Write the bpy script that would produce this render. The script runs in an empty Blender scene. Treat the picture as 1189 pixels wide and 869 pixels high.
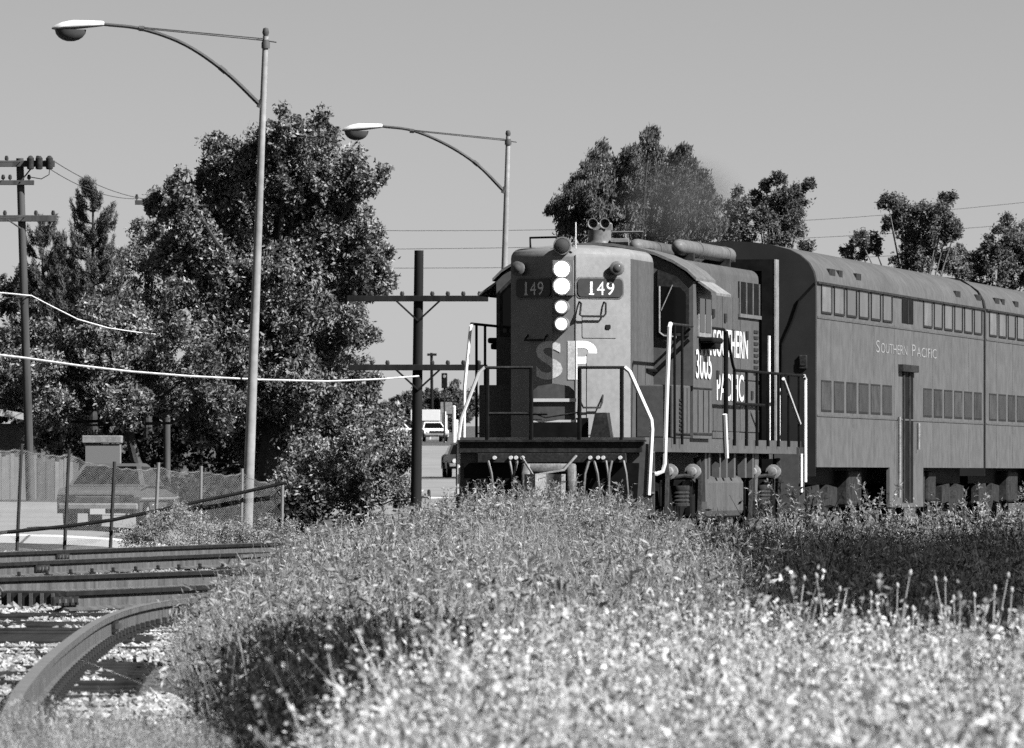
import bpy, bmesh, math, random
import numpy as np
from mathutils import Vector, Matrix
R = math.radians
SC = bpy.context.scene
COL = SC.collection
random.seed(7)

# ------------------------------------------------------------------ camera, sky, sun, exposure
F, CX, HY, EYE = 10400.0, 594.5, 550.0, 1.05      # focal length (photo px), principal column, horizon row, eye height over the rail head
cam = bpy.data.cameras.new('camera'); cam_o = bpy.data.objects.new('camera', cam); COL.objects.link(cam_o)
cam_o.location = (0, 0, EYE); cam_o.rotation_euler = (R(90), 0, 0)
cam.sensor_width = 36.0; cam.lens = F / 1189 * 36.0
cam.shift_y = (HY - 434.5) / 1189
cam.clip_start = 1.0; cam.clip_end = 6000
cam.dof.use_dof = True; cam.dof.focus_distance = 139.0; cam.dof.aperture_fstop = 20.0
SC.camera = cam_o
SUN_EL, SUN_T = R(42), R(31)                       # elevation; degrees in front of due right
to_sun = Vector((math.cos(SUN_T) * math.cos(SUN_EL), -math.sin(SUN_T) * math.cos(SUN_EL), math.sin(SUN_EL)))
world = bpy.data.worlds.new('World'); SC.world = world; world.use_nodes = True
wn = world.node_tree; wn.nodes.clear()
sky = wn.nodes.new('ShaderNodeTexSky'); sky.sky_type = 'NISHITA'; sky.sun_disc = False
sky.sun_elevation = SUN_EL; sky.sun_rotation = math.atan2(to_sun.x, to_sun.y)
sky.air_density = 1.0; sky.dust_density = 1.0; sky.altitude = 1500
sep = wn.nodes.new('ShaderNodeSeparateColor'); bw = wn.nodes.new('ShaderNodeMath'); bw.operation = 'MULTIPLY_ADD'   # black and white film behind a red filter
bw.inputs[1].default_value = 0.15; rd = wn.nodes.new('ShaderNodeMath'); rd.operation = 'MULTIPLY'; rd.inputs[1].default_value = 0.85
wn.links.new(sky.outputs[0], sep.inputs[0]); wn.links.new(sep.outputs[0], rd.inputs[0]); wn.links.new(rd.outputs[0], bw.inputs[2]); wn.links.new(sep.outputs[1], bw.inputs[0])
bg = wn.nodes.new('ShaderNodeBackground'); wo = wn.nodes.new('ShaderNodeOutputWorld')
bg.inputs['Strength'].default_value = 0.05
wn.links.new(bw.outputs[0], bg.inputs['Color']); wn.links.new(bg.outputs[0], wo.inputs[0])
sun = bpy.data.lights.new('sun', 'SUN'); sun.energy = 5.0; sun.angle = R(0.5); sun.color = (1, 1, 1)   # monochrome film
sun_o = bpy.data.objects.new('sun', sun); COL.objects.link(sun_o)
sun_o.rotation_euler = (-to_sun).to_track_quat('-Z', 'Y').to_euler()
vs = SC.view_settings; vs.view_transform = 'Standard'; vs.look = 'None'; vs.gamma = 1; vs.exposure = 0.70; vs.use_curve_mapping = False
SC.render.engine = 'CYCLES'
SC.cycles.use_denoising = False
SC.cycles.max_bounces = 5; SC.cycles.diffuse_bounces = 0; SC.cycles.glossy_bounces = 2; SC.cycles.transparent_max_bounces = 6
SC.cycles.use_adaptive_sampling = True; SC.cycles.adaptive_threshold = 0.02
SC.cycles.caustics_reflective = False; SC.cycles.caustics_refractive = False

def P(px, py, D):                                   # a photo position at a distance, as a world point
    return Vector(((px - CX) / F * D, D, EYE + (HY - py) / F * D))

# ------------------------------------------------------------------ materials (monochrome, procedural)
MATS = {}
def mat(name, v, rough=0.7, var=0.25, scale=3.0, metal=0.0, spec=0.12, bump=0.0, streak=False, emit=0.0, trans=0.0, coord='Object', spots=0.0, isl=0.0):
    if name in MATS: return MATS[name]
    m = bpy.data.materials.new(name); m.use_nodes = True; nt = m.node_tree; n = nt.nodes; L = nt.links
    p = n['Principled BSDF']; out = n['Material Output']
    p.inputs['Roughness'].default_value = rough; p.inputs['Metallic'].default_value = metal
    p.inputs['Specular IOR Level'].default_value = spec
    tc = n.new('ShaderNodeTexCoord')
    mp = n.new('ShaderNodeMapping'); L.new(tc.outputs[coord], mp.inputs[0])
    if streak: mp.inputs['Scale'].default_value = (1, 1, 0.09)
    nz = n.new('ShaderNodeTexNoise'); nz.inputs['Scale'].default_value = scale; nz.inputs['Detail'].default_value = 6; nz.inputs['Roughness'].default_value = 0.65
    L.new(mp.outputs[0], nz.inputs['Vector'])
    mr = n.new('ShaderNodeMapRange'); mr.inputs['From Min'].default_value = 0.3; mr.inputs['From Max'].default_value = 0.7
    mr.inputs['To Min'].default_value = v * (1 - var); mr.inputs['To Max'].default_value = v * (1 + var)
    L.new(nz.outputs['Fac'], mr.inputs[0])
    res = mr.outputs[0]
    if spots:
        n2 = n.new('ShaderNodeTexNoise'); n2.inputs['Scale'].default_value = scale * 7; n2.inputs['Detail'].default_value = 3
        L.new(tc.outputs[coord], n2.inputs['Vector'])
        m2 = n.new('ShaderNodeMapRange'); m2.inputs['From Min'].default_value = 0.35; m2.inputs['From Max'].default_value = 0.65
        m2.inputs['To Min'].default_value = 1 - spots; m2.inputs['To Max'].default_value = 1 + spots
        L.new(n2.outputs['Fac'], m2.inputs[0])
        mm = n.new('ShaderNodeMath'); mm.operation = 'MULTIPLY'; L.new(res, mm.inputs[0]); L.new(m2.outputs[0], mm.inputs[1]); res = mm.outputs[0]
    if isl:                                                    # leaf to leaf, stone to stone variation
        ge = n.new('ShaderNodeNewGeometry'); m3 = n.new('ShaderNodeMapRange'); m3.inputs['To Min'].default_value = 1 - isl; m3.inputs['To Max'].default_value = 1 + isl
        L.new(ge.outputs['Random Per Island'], m3.inputs[0]); mm = n.new('ShaderNodeMath'); mm.operation = 'MULTIPLY'; L.new(res, mm.inputs[0]); L.new(m3.outputs[0], mm.inputs[1]); res = mm.outputs[0]
    cb = n.new('ShaderNodeCombineColor')
    for i in range(3): L.new(res, cb.inputs[i])
    L.new(cb.outputs[0], p.inputs['Base Color'])
    if bump:
        b = n.new('ShaderNodeBump'); b.inputs['Strength'].default_value = bump; b.inputs['Distance'].default_value = 0.02
        L.new(nz.outputs['Fac'], b.inputs['Height']); L.new(b.outputs[0], p.inputs['Normal'])
    if emit:
        p.inputs['Emission Color'].default_value = (1, 1, 1, 1); p.inputs['Emission Strength'].default_value = emit
    if trans:
        t = n.new('ShaderNodeBsdfTranslucent'); L.new(cb.outputs[0], t.inputs[0])
        mx = n.new('ShaderNodeMixShader'); mx.inputs[0].default_value = trans
        L.new(p.outputs[0], mx.inputs[1]); L.new(t.outputs[0], mx.inputs[2]); L.new(mx.outputs[0], out.inputs[0])
    MATS[name] = m
    return m

M_GREY = mat('dark_grey_paint', 0.105, 0.5, 0.22, 1.6, streak=True, spots=0.10)
M_NOSE = mat('nose_paint', 0.26, 0.5, 0.12, 2.0, spots=0.06)
M_BLACK = mat('black_iron', 0.012, 0.6, 0.4, 4.0, spec=0.04)
M_SOOT = mat('sooty_iron', 0.035, 0.7, 0.5, 4.0, spots=0.3)
M_WHITE = mat('white_paint', 0.80, 0.45, 0.06, 5.0)
M_LETTER = mat('letter_paint', 0.80, 0.55, 0.2, 5.0, spots=0.15)
M_BOARD = mat('number_board', 0.055, 0.35, 0.2, 3.0)
M_FAINT = mat('faded_lettering', 0.33, 0.6, 0.35, 9.0)
M_DIM = mat('dimmer_lamp', 0.8, 0.3, 0.1, 6.0, emit=1.1)
M_GLASS = mat('dark_glass', 0.004, 0.08, 0.2, 2.0, spec=0.2)
M_STEEL = mat('worn_steel', 0.27, 0.45, 0.3, 5.0, spots=0.2)
M_LAMP = mat('lit_headlight', 0.9, 0.3, 0.02, 2.0, emit=6.0)
M_TANK = mat('tank_paint', 0.16, 0.4, 0.25, 3.0, spots=0.15)
M_COACH = mat('coach_paint', 0.128, 0.5, 0.09, 0.5, streak=True, spots=0.13)
M_ROOFC = mat('coach_roof_paint', 0.115, 0.6, 0.18, 1.0, spots=0.12)
M_CEND = mat('shade_darkened_coach_paint', 0.03, 0.6, 0.25, 1.0)  # coach grey darkened in colour so the end reads unlit
M_CGLASS = [mat(f'coach_window_glass_{k}', v, r_, 0.6, 1.5, spec=0.5) for k, (v, r_) in enumerate(((.06, .10), (.10, .16), (.13, .22), (.03, .08)))]
M_CGLASS2 = [mat(f'dim_reflection_glass_{k}', v, r_, 0.7, 2.5, spec=sp) for k, (v, r_, sp) in enumerate(((.02, .30, .2), (.035, .4, .15), (.012, .25, .12), (.05, .35, .15)))]  # lower panes: darker reflection put into colour and roughness
M_GASKET = mat('window_gasket', 0.03, 0.6, 0.2)
M_LPOLE = mat('painted_lamp_steel', 0.34, 0.5, 0.2, 1.0, spots=0.1)
M_LARM = mat('weathered_lamp_arm', 0.10, 0.5, 0.3, 3.0)
M_LHEAD = mat('lamp_head_aluminium', 0.72, 0.4, 0.08, 3.0)
M_LENS = mat('lamp_lens', 0.10, 0.15, 0.2, 3.0)
M_POLE = mat('creosoted_wood', 0.022, 0.85, 0.5, 3.0, streak=True)
M_POLE2 = mat('weathered_wood', 0.085, 0.85, 0.5, 3.0, streak=True)
M_INSUL = mat('insulator_glass', 0.05, 0.2, 0.3)
M_CABLE = mat('pale_cable', 0.75, 0.5, 0.1)
M_WIRE = mat('dark_wire', 0.06, 0.6, 0.1)
M_GALV = mat('galvanised_wire', 0.24, 0.5, 0.15)
M_POSTD = mat('fence_post_steel', 0.05, 0.6, 0.3)
M_BARK = mat('bark', 0.07, 0.9, 0.5, 6.0)
M_BARKP = mat('pale_bark', 0.22, 0.9, 0.4, 6.0)
M_LEAF = mat('eucalyptus_leaves', 0.22, 0.45, spec=0.25, var=0.75, scale=0.9, trans=0.22, spots=0.55, isl=0.55)
M_LEAFD = mat('shade_coloured_leaves', 0.03, 0.6, 0.6, 0.9, trans=0.1, spots=0.5, isl=0.55)  # near black leaf colour carries the shade under the trees
M_LEAF2 = mat('broad_leaves', 0.25, 0.45, spec=0.25, var=0.7, scale=0.8, trans=0.25, spots=0.5, isl=0.55)
M_LEAF3 = mat('far_leaves', 0.15, 0.6, 0.5, 0.6, trans=0.25, spots=0.3, isl=0.55)
M_NEEDLE = mat('pine_needles', 0.13, 0.6, 0.5, 1.5, trans=0.15, spots=0.4)
M_WEED = mat('green_weed', 0.36, 0.7, 0.45, 0.8, trans=0.35, spots=0.35, isl=0.55)
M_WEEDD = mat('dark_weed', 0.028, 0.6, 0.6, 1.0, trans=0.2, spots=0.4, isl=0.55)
M_DRY = mat('dry_weed', 0.60, 0.7, 0.3, 1.5, trans=0.3, spots=0.3, isl=0.55)
M_ROCK = mat('ballast_stone', 0.36, 0.85, 0.45, 3.0, spots=0.3, isl=0.55)
M_RAIL = mat('rusty_rail', 0.115, 0.6, 0.42, 6.0, streak=True, spots=0.15)
M_RAILTOP = mat('rail_head', 0.19, 0.45, 0.15, 4.0)
M_TIE = mat('old_tie', 0.03, 0.9, 0.6, 4.0)

# ------------------------------------------------------------------ mesh helpers
SPLIT = {'roof_vent', 'tank_saddle', 'conduit', 'wiper', 'roof_fan', 'insulator', 'arm_brace', 'stay_rod', 'cutout_switch', 'hose_socket', 'glass', 'canopy_post', 'seed_head', 'handrail_post',
         'chrome_strip', 'grab_iron', 'corner_bead', 'equipment_box', 'bolt', 'grab_rail', 'window_bar', 'side_frame', 'journal_box', 'diaphragm', 'window', 'bell', 'tread', 'step_plate'}
class MB:
    def __init__(s): s.v = []; s.f = []
    def add(s, vs, fs):
        o = len(s.v); s.v += [tuple(v) for v in vs]; s.f += [tuple(i + o for i in f) for f in fs]; return s
    def box(s, x0, x1, y0, y1, z0, z1, bev=0.0):
        if bev:
            bm = bmesh.new(); bmesh.ops.create_cube(bm, size=1)
            for v in bm.verts: v.co = Vector(((x0 + x1) / 2 + v.co.x * (x1 - x0), (y0 + y1) / 2 + v.co.y * (y1 - y0), (z0 + z1) / 2 + v.co.z * (z1 - z0)))
            bmesh.ops.bevel(bm, geom=bm.edges[:], offset=bev, segments=2, affect='EDGES', profile=0.5)
            bm.verts.index_update(); s.add([v.co[:] for v in bm.verts], [[v.index for v in f.verts] for f in bm.faces]); bm.free(); return s
        vs = [(x, y, z) for z in (z0, z1) for y in (y0, y1) for x in (x0, x1)]
        return s.add(vs, [(0, 2, 3, 1), (4, 5, 7, 6), (0, 1, 5, 4), (2, 6, 7, 3), (0, 4, 6, 2), (1, 3, 7, 5)])
    def tube(s, pts, r, n=8, cap=True):
        pts = [Vector(p) for p in pts]; k = len(pts); rs = r if isinstance(r, (list, tuple)) else [r] * k
        rings = []; up = None
        for i, p in enumerate(pts):
            t = (pts[min(i + 1, k - 1)] - pts[max(i - 1, 0)]); t.normalize()
            if up is None:
                a = Vector((0, 0, 1)) if abs(t.z) < 0.9 else Vector((1, 0, 0))
            else: a = up
            u = t.cross(a)
            if u.length < 1e-6: u = t.cross(Vector((1, 0.3, 0)))
            u.normalize(); w = u.cross(t); up = w
            rings.append([p + (u * math.cos(2 * math.pi * j / n) + w * math.sin(2 * math.pi * j / n)) * rs[i] for j in range(n)])
        vs = [v for ring in rings for v in ring]; fs = []
        for i in range(k - 1):
            for j in range(n):
                a = i * n + j; b = i * n + (j + 1) % n; fs.append((a, b, b + n, a + n))
        if cap: fs.append(tuple(range(n - 1, -1, -1))); fs.append(tuple((k - 1) * n + j for j in range(n)))
        return s.add(vs, fs)
    def lathe(s, prof, c=(0, 0, 0), axis='z', n=16):        # prof: (radius, along)
        vs = []; fs = []; k = len(prof)
        for (r, h) in prof:
            for j in range(n):
                a = 2 * math.pi * j / n; u, w = r * math.cos(a), r * math.sin(a)
                q = {'z': (u, w, h), 'y': (u, h, w), 'x': (h, u, w)}[axis]
                vs.append((q[0] + c[0], q[1] + c[1], q[2] + c[2]))
        for i in range(k - 1):
            for j in range(n):
                a = i * n + j; b = i * n + (j + 1) % n; fs.append((a, b, b + n, a + n))
        fs.append(tuple(range(n - 1, -1, -1))); fs.append(tuple((k - 1) * n + j for j in range(n)))
        return s.add(vs, fs)
    def loft(s, rings, closed=True, caps=True):
        n = len(rings[0]); vs = [v for r in rings for v in r]; fs = []
        for i in range(len(rings) - 1):
            for j in range(n if closed else n - 1):
                a = i * n + j; b = i * n + (j + 1) % n; fs.append((a, b, b + n, a + n))
        if caps: fs.append(tuple(range(n - 1, -1, -1))); fs.append(tuple((len(rings) - 1) * n + j for j in range(n)))
        return s.add(vs, fs)
    def prism(s, poly, axis, a0, a1):                        # polygon extruded along an axis
        def q(u, w, t): return {'x': (t, u, w), 'y': (u, t, w), 'z': (u, w, t)}[axis]
        return s.loft([[q(u, w, a0) for u, w in poly], [q(u, w, a1) for u, w in poly]])
    def build(s, name, m, parent=None, smooth=False):
        if name in SPLIT and len(s.f) > 1:                     # every loose piece an object of its own
            par = list(range(len(s.v)))
            def find(i):
                while par[i] != i: par[i] = par[par[i]]; i = par[i]
                return i
            for f in s.f:
                for i in f[1:]: par[find(i)] = find(f[0])
            groups = {}
            for f in s.f: groups.setdefault(find(f[0]), []).append(f)
            if len(groups) > 1:
                first = None
                for fs in groups.values():
                    ids = sorted({i for f in fs for i in f}); mp = {i: k for k, i in enumerate(ids)}
                    q = MB(); q.v = [s.v[i] for i in ids]; q.f = [tuple(mp[i] for i in f) for f in fs]; o = q.build(name, m, parent, smooth); first = first or o
                return first
        me = bpy.data.meshes.new(name); me.from_pydata([tuple(v) for v in s.v], [], s.f); me.validate()
        bm = bmesh.new(); bm.from_mesh(me); bmesh.ops.recalc_face_normals(bm, faces=bm.faces[:]); bm.to_mesh(me); bm.free()
        me.materials.append(m); o = bpy.data.objects.new(name, me); COL.objects.link(o)
        if smooth:
            for p in me.polygons: p.use_smooth = True
            me.set_sharp_from_angle(angle=R(38))
        if parent: o.parent = parent
        return o

def tag(o, label=None, cat=None, group=None, kind=None):
    if label: o['label'] = label
    if cat: o['category'] = cat
    if group: o['group'] = group
    if kind: o['kind'] = kind
    return o
def thing(name, label, cat, loc=(0, 0, 0), rz=0.0, group=None):
    o = bpy.data.objects.new(name, None); COL.objects.link(o); o.location = loc; o.rotation_euler = (0, 0, rz)
    return tag(o, label, cat, group)
def dup(root, loc, rz=0.0, label=None, group=None, scale=None):
    r = root.copy(); COL.objects.link(r); r.location = loc; r.rotation_euler = (0, 0, rz)
    if scale: r.scale = scale
    if label: r['label'] = label
    if group: r['group'] = group
    for ch in list(root.children):
        c = ch.copy(); COL.objects.link(c); c.parent = r
        for g in list(ch.children):
            d = g.copy(); COL.objects.link(d); d.parent = c
    return r
def quads(name, verts, m, parent=None, nper=4):             # numpy (N, nper, 3) -> one mesh of polygons
    v = np.ascontiguousarray(verts.reshape(-1, 3), dtype=np.float32); nf = len(v) // nper
    me = bpy.data.meshes.new(name); me.vertices.add(len(v)); me.vertices.foreach_set('co', v.ravel())
    me.loops.add(len(v)); me.loops.foreach_set('vertex_index', np.arange(len(v), dtype=np.int32))
    me.polygons.add(nf); me.polygons.foreach_set('loop_start', np.arange(0, len(v), nper, dtype=np.int32))
    me.update(calc_edges=True); me.materials.append(m)
    o = bpy.data.objects.new(name, me); COL.objects.link(o)
    if parent: o.parent = parent
    return o
def text_mesh(body, height, width, font_bold=0.02, step=None):
    """Letters as flat polygons in (u, w), fitted to width x height, origin at lower left; cut into strips so they can follow a bent surface."""
    cu = bpy.data.curves.new('t', 'FONT'); cu.body = body; cu.size = 1; cu.offset = font_bold; cu.resolution_u = 6
    o = bpy.data.objects.new('t', cu); COL.objects.link(o)
    me = o.to_mesh(); bm = bmesh.new(); bm.from_mesh(me); o.to_mesh_clear()
    bpy.data.objects.remove(o); bpy.data.curves.remove(cu)
    xs = [v.co.x for v in bm.verts]; ys = [v.co.y for v in bm.verts]
    x0, x1, y0, y1 = min(xs), max(xs), min(ys), max(ys)
    for v in bm.verts: v.co = Vector(((v.co.x - x0) / (x1 - x0) * width, (v.co.y - y0) / (y1 - y0) * height, 0))
    for c in (step or []):
        g = bm.verts[:] + bm.edges[:] + bm.faces[:]
        bmesh.ops.bisect_plane(bm, geom=g, plane_co=(c, 0, 0), plane_no=(1, 0, 0))
    bm.verts.index_update()
    vs = [v.co.copy() for v in bm.verts]; fs = [[v.index for v in f.verts] for f in bm.faces]; bm.free()
    return vs, fs
def serif_text(strings, height, width):
    return text_mesh(strings, height, width)

# ------------------------------------------------------------------ ground
def sm(a, b, x):
    t = np.clip((x - a) / (b - a), 0, 1); return t * t * (3 - 2 * t)
def ground_z(X, D):
    X = np.asarray(X, float); D = np.asarray(D, float)
    zl = np.interp(D, [0, 140, 172, 230, 300, 370, 520, 1500, 6000], [-.22, -.24, -.34, .45, .5, .84, 2.5, 9, 30])
    zl = zl - .5 * np.exp(-((X + 4) / 3.0) ** 2) * sm(145, 172, D) * (1 - sm(235, 290, D))
    zr = np.interp(D, [0, 140, 300, 600, 1500, 6000], [-.22, -.22, -.2, .5, 5, 25])
    b = sm(-1, 6, X)
    return zl * (1 - b) + zr * b
def sheet(name, xs, ds, m, lift=0.0, fz=ground_z):
    X, D = np.meshgrid(xs, ds); Z = fz(X, D) + lift
    b = MB(); n = len(xs)
    b.v = list(map(tuple, np.stack([X.ravel(), D.ravel(), Z.ravel()], 1)))
    b.f = [(j * n + i, j * n + i + 1, (j + 1) * n + i + 1, (j + 1) * n + i) for j in range(len(ds) - 1) for i in range(n - 1)]
    return b.build(name, m, smooth=True)
xs = np.concatenate([-np.geomspace(3000, 16, 22), np.arange(-15, 16, 1.0), np.geomspace(16, 3000, 22)])
ds = np.concatenate([np.linspace(-200, 0, 5), np.arange(10, 320, 5.0), np.geomspace(325, 6000, 40)])
g = sheet('ground', xs, ds, mat('dry_dirt', 0.10, 0.95, 0.5, 1.2, spots=0.4, bump=0.5)); tag(g, kind='structure')
g = sheet('street', np.linspace(-70, -5.5, 40), np.arange(176.5, 222, 3.0), mat('pale_asphalt', 0.28, 0.9, 0.12, 0.4, spots=0.06), 0.012); tag(g, kind='structure')
b = MB(); rings = []
for x in np.linspace(-70, -6.8, 60):
    z = float(ground_z(x, 175.6)); rings.append([(x, 175.3, z - .1), (x, 175.3, z + .14), (x, 175.34, z + .16), (x, 176.5, z + .165), (x, 176.5, z - .1)])
tag(b.loft(rings).build('street_kerb', mat('pale_concrete', 0.72, 0.9, 0.08, 2.0)), kind='structure')
def far_road(X, D): return ground_z(X, D)
b = MB(); dd = np.linspace(226, 560, 40)
for D in dd:
    c = np.interp(D, [226, 370, 560], [-2.2, -2.3, -4.2]); w = 2.6 + (D - 226) * .004
    for t in np.linspace(-1, 1, 7): b.v.append((c + t * w, D, float(ground_z(c + t * w, D)) + .02))
b.f = [(j * 7 + i, j * 7 + i + 1, (j + 1) * 7 + i + 1, (j + 1) * 7 + i) for j in range(39) for i in range(6)]
tag(b.build('far_road', mat('far_asphalt', 0.27, 0.9, 0.2, 0.3), smooth=True), kind='structure')

# ------------------------------------------------------------------ LOCOMOTIVE
LO = Vector((0.80, 137.3, 0.0)); LRZ = R(-9.4); LMAT = Matrix.Translation(LO) @ Matrix.Rotation(LRZ, 4, 'Z')
def proj(p): return CX + F * p[0] / p[1], HY - F * (p[2] - EYE) / p[1]
def lx(px, y):
    lo, hi = -4., 4.
    for _ in range(50):
        m_ = (lo + hi) / 2
        if proj(LMAT @ Vector((m_, y, 1)))[0] < px: lo = m_
        else: hi = m_
    return lo
def ly(px, x, M=None):
    lo, hi = -6., 80.
    for _ in range(60):
        m_ = (lo + hi) / 2
        if proj((M or LMAT) @ Vector((x, m_, 1)))[0] < px: lo = m_
        else: hi = m_
    return lo
def lz(py, x, y, M=None):
    w = (M or LMAT) @ Vector((x, y, 1)); return EYE + (HY - py) / F * w.y

loco = thing('diesel_locomotive', 'dark grey road switcher diesel locomotive with lit headlights at the head of the train', 'locomotive', LO, LRZ)
HOODZ = 4.52
def hood_rings(poly, z0, ztop, rad, crown=0.05):
    def inset(d):
        n = len(poly); out = []
        for i in range(n):
            p0, p1, p2 = Vector(poly[i - 1]), Vector(poly[i]), Vector(poly[(i + 1) % n])
            e1 = (p1 - p0).normalized(); e2 = (p2 - p1).normalized()
            n1 = Vector((-e1.y, e1.x)); n2 = Vector((-e2.y, e2.x)); q = (n1 + n2); q = q / max(0.3, q.dot(n1)) if q.length > 1e-6 else n1
            out.append(p1 + q * d)
        return out
    rings = [[(p[0], p[1], z0) for p in poly]]
    for a in (0, 18, 36, 54, 72, 90):
        d = rad * (1 - math.cos(R(a))); z = ztop - rad + rad * math.sin(R(a))
        rings.append([(p.x, p.y, z) for p in inset(d)])
    rings.append([(p.x, p.y, ztop + crown) for p in inset(rad + .45)])
    return rings
NP = [(.93, 3.02), (.93, .62), (.18, 0), (-.18, 0), (-.93, .62), (-.93, 3.02)]
NP = NP[::-1]
def ccw(p):
    a = sum(p[i - 1][0] * p[i][1] - p[i][0] * p[i - 1][1] for i in range(len(p)))
    return p if a > 0 else p[::-1]
NP = ccw(NP)
sh = MB().loft(hood_rings(NP, 1.6, HOODZ, .16)).build('short_hood', M_NOSE, loco, smooth=True)
# the sides of the short hood behind the corner are dark grey: thin cladding sheets
for sx in (-1, 1):
    b = MB().box(*sorted((sx * .931, sx * .936)), .66, 3.0, 1.6, HOODZ - .17)
    b.build('hood_side_panel', M_GREY, sh)
# --- long hood
LP = ccw([(.93, 5.1), (.93, 15.1), (.45, 15.6), (-.45, 15.6), (-.93, 15.1), (-.93, 5.1)])
lh = MB().loft(hood_rings(LP, 1.6, HOODZ - .02, .16)).build('long_hood', M_GREY, loco, smooth=True)
b = MB()
for i, y in enumerate(np.arange(5.7, 12.6, .62)):            # hood doors
    if i % 2 == 0: b.box(.93, .945, y, y + .58, 1.75, 3.98)
    else: b.box(.93, .942, y, y + .58, 1.75, 3.98)
b.box(.93, .95, 12.75, 15.0, 1.75, 2.55); b.box(.93, .95, 12.75, 15.0, 2.62, 3.62)
b.build('hood_door', M_GREY, lh)
gy0, gy1 = 12.6, 15.05
b = MB().box(.932, .95, gy0, gy1, 3.72, 4.26); b.build('radiator_grille', M_BLACK, lh)
b = MB()
for y in np.linspace(gy0 + .03, gy1 - .03, 4): b.box(.95, .965, y - .03, y + .03, 3.72, 4.26)
b.box(.95, .985, gy0 - .1, gy1 + .05, 3.66, 3.72)
b.build('grille_bar', M_TANK, lh)
b = MB()
for z in np.arange(2.72, 3.5, .1): b.box(.95, .965, 14.35, 14.85, z, z + .05)
for y, z in ((6.2, 3.5), (8.1, 3.5), (7.3, 2.5), (9.4, 3.6), (10.8, 3.55), (11.7, 3.3), (9.9, 2.6), (13.4, 3.3), (14.0, 2.3)): b.box(.945, .97, y, y + .22, z, z + .14)
b.build('louvre', M_SOOT, lh)
# --- cab
CY0, CY1 = 3.02, 5.1
arch = [(1.56, 4.06), (1.42, 4.2), (1.2, 4.34), (.93, 4.46), (.6, 4.55), (.3, 4.6), (0, 4.62)]
arch = arch + [(-x, z) for x, z in arch[::-1][1:]]
cab = MB().prism([(-1.56, 1.6), (1.56, 1.6)] + arch, 'y', CY0, CY1).build('cab', M_GREY, loco)
ro = MB(); outer = [(x * 1.035, z + .05) for x, z in arch]; inner = [(x * 1.035, z + .005) for x, z in arch[::-1]]
ro.prism(outer + inner, 'y', CY0 - .06, CY1 + .03); ro.build('cab_roof', M_TANK, cab, smooth=True)
for sx in (-1, 1):                                           # front windows
    w0, w1 = 1.0, 1.5
    b = MB(); poly = [(sx * w0, 3.2), (sx * w1, 3.2), (sx * w1, 3.93), (sx * 1.3, 4.13), (sx * w0, 4.24)]
    b.prism(poly, 'y', CY0 - .03, CY0 - .002); wf = b.build('cab_front_window', M_SOOT, loco)
    b = MB(); gl = [(sx * 1.06, 3.26), (sx * 1.45, 3.26), (sx * 1.45, 3.86), (sx * 1.36, 3.96), (sx * 1.06, 3.98)]
    b.prism(gl, 'y', CY0 - .036, CY0 - .031); b.build('glass', M_GLASS, wf)
    b = MB(); b.tube([(sx * 1.03, CY0 - .05, 3.98), (sx * 1.03, CY0 - .05, 3.26), (sx * 1.10, CY0 - .05, 3.2), (sx * 1.3, CY0 - .05, 3.18)], .022, 6)
    b.tube([(sx * 1.24, CY0 - .06, 4.0), (sx * 1.06, CY0 - .06, 3.6)], .012, 5); b.build('wiper', M_STEEL, wf)
    b = MB(); x0, x1 = sorted((sx * 1.56, sx * 1.585))
    b.box(x0, x1, 3.45, 4.9, 3.2, 3.88); wf = b.build('cab_side_window', M_STEEL, loco)
    x0, x1 = sorted((sx * 1.585, sx * 1.592))
    b = MB().box(x0, x1, 3.55, 4.1, 3.27, 3.8).box(x0, x1, 4.22, 4.8, 3.27, 3.8); b.build('glass', M_GLASS, wf)
    x0, x1 = sorted((sx * 1.56, sx * 1.80))
    b = MB().box(x0, x1, 3.6, 4.7, 3.10, 3.19, .03); b.box(x0, x1, 3.9, 4.4, 3.01, 3.10, .02); b.build('arm_rest', M_BLACK, cab)
    b = MB().prism([(sx * 1.57, 4.10), (sx * 1.57, 4.06), (sx * 1.88, 3.84), (sx * 1.89, 3.88)], 'y', 3.3, 4.95); b.build('window_awning', M_STEEL, cab)
# battery boxes beside the short hood
for sx in (-1, 1):
    x0, x1 = sorted((sx * .938, sx * 1.52))
    bb = MB().box(x0, x1, 1.15, 3.0, 1.6, 2.42, .02).build('battery_box', M_GREY, loco)
    xo = sx * 1.52
    b = MB()
    for z in np.arange(1.72, 2.2, .065): b.box(*sorted((xo, xo + sx * .02)), 1.75, 2.05, z, z + .03)
    for y in (1.3, 2.2, 2.6, 2.98): b.box(*sorted((xo, xo + sx * .008)), y, y + .02, 1.66, 2.38)
    b.box(*sorted((xo, xo + sx * .03)), 1.2, 2.98, 1.66, 1.68)
    b.build('louvre', M_SOOT, bb)
b = MB()
for y in (3.5, 4.1, 4.7): b.box(1.56, 1.572, y, y + .03, 1.7, 2.36)
b.box(1.56, 1.575, CY0 + .02, CY1 - .02, 2.38, 2.40); b.box(1.56, 1.575, CY0 + .02, CY1 - .02, 1.66, 1.69)
b.build('panel_seam', M_SOOT, cab)
b = MB().box(-1.56, -.94, CY0 - .02, CY0 - .002, 2.36, 2.42).box(.94, 1.56, CY0 - .02, CY0 - .002, 2.36, 2.42)
b.tube([(.945, 2.2, 2.66), (.99, 3.0 - .05, 2.66), (1.5, CY0 - .05, 3.14)], .03, 6); b.build('conduit', M_BLACK, cab)
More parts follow.
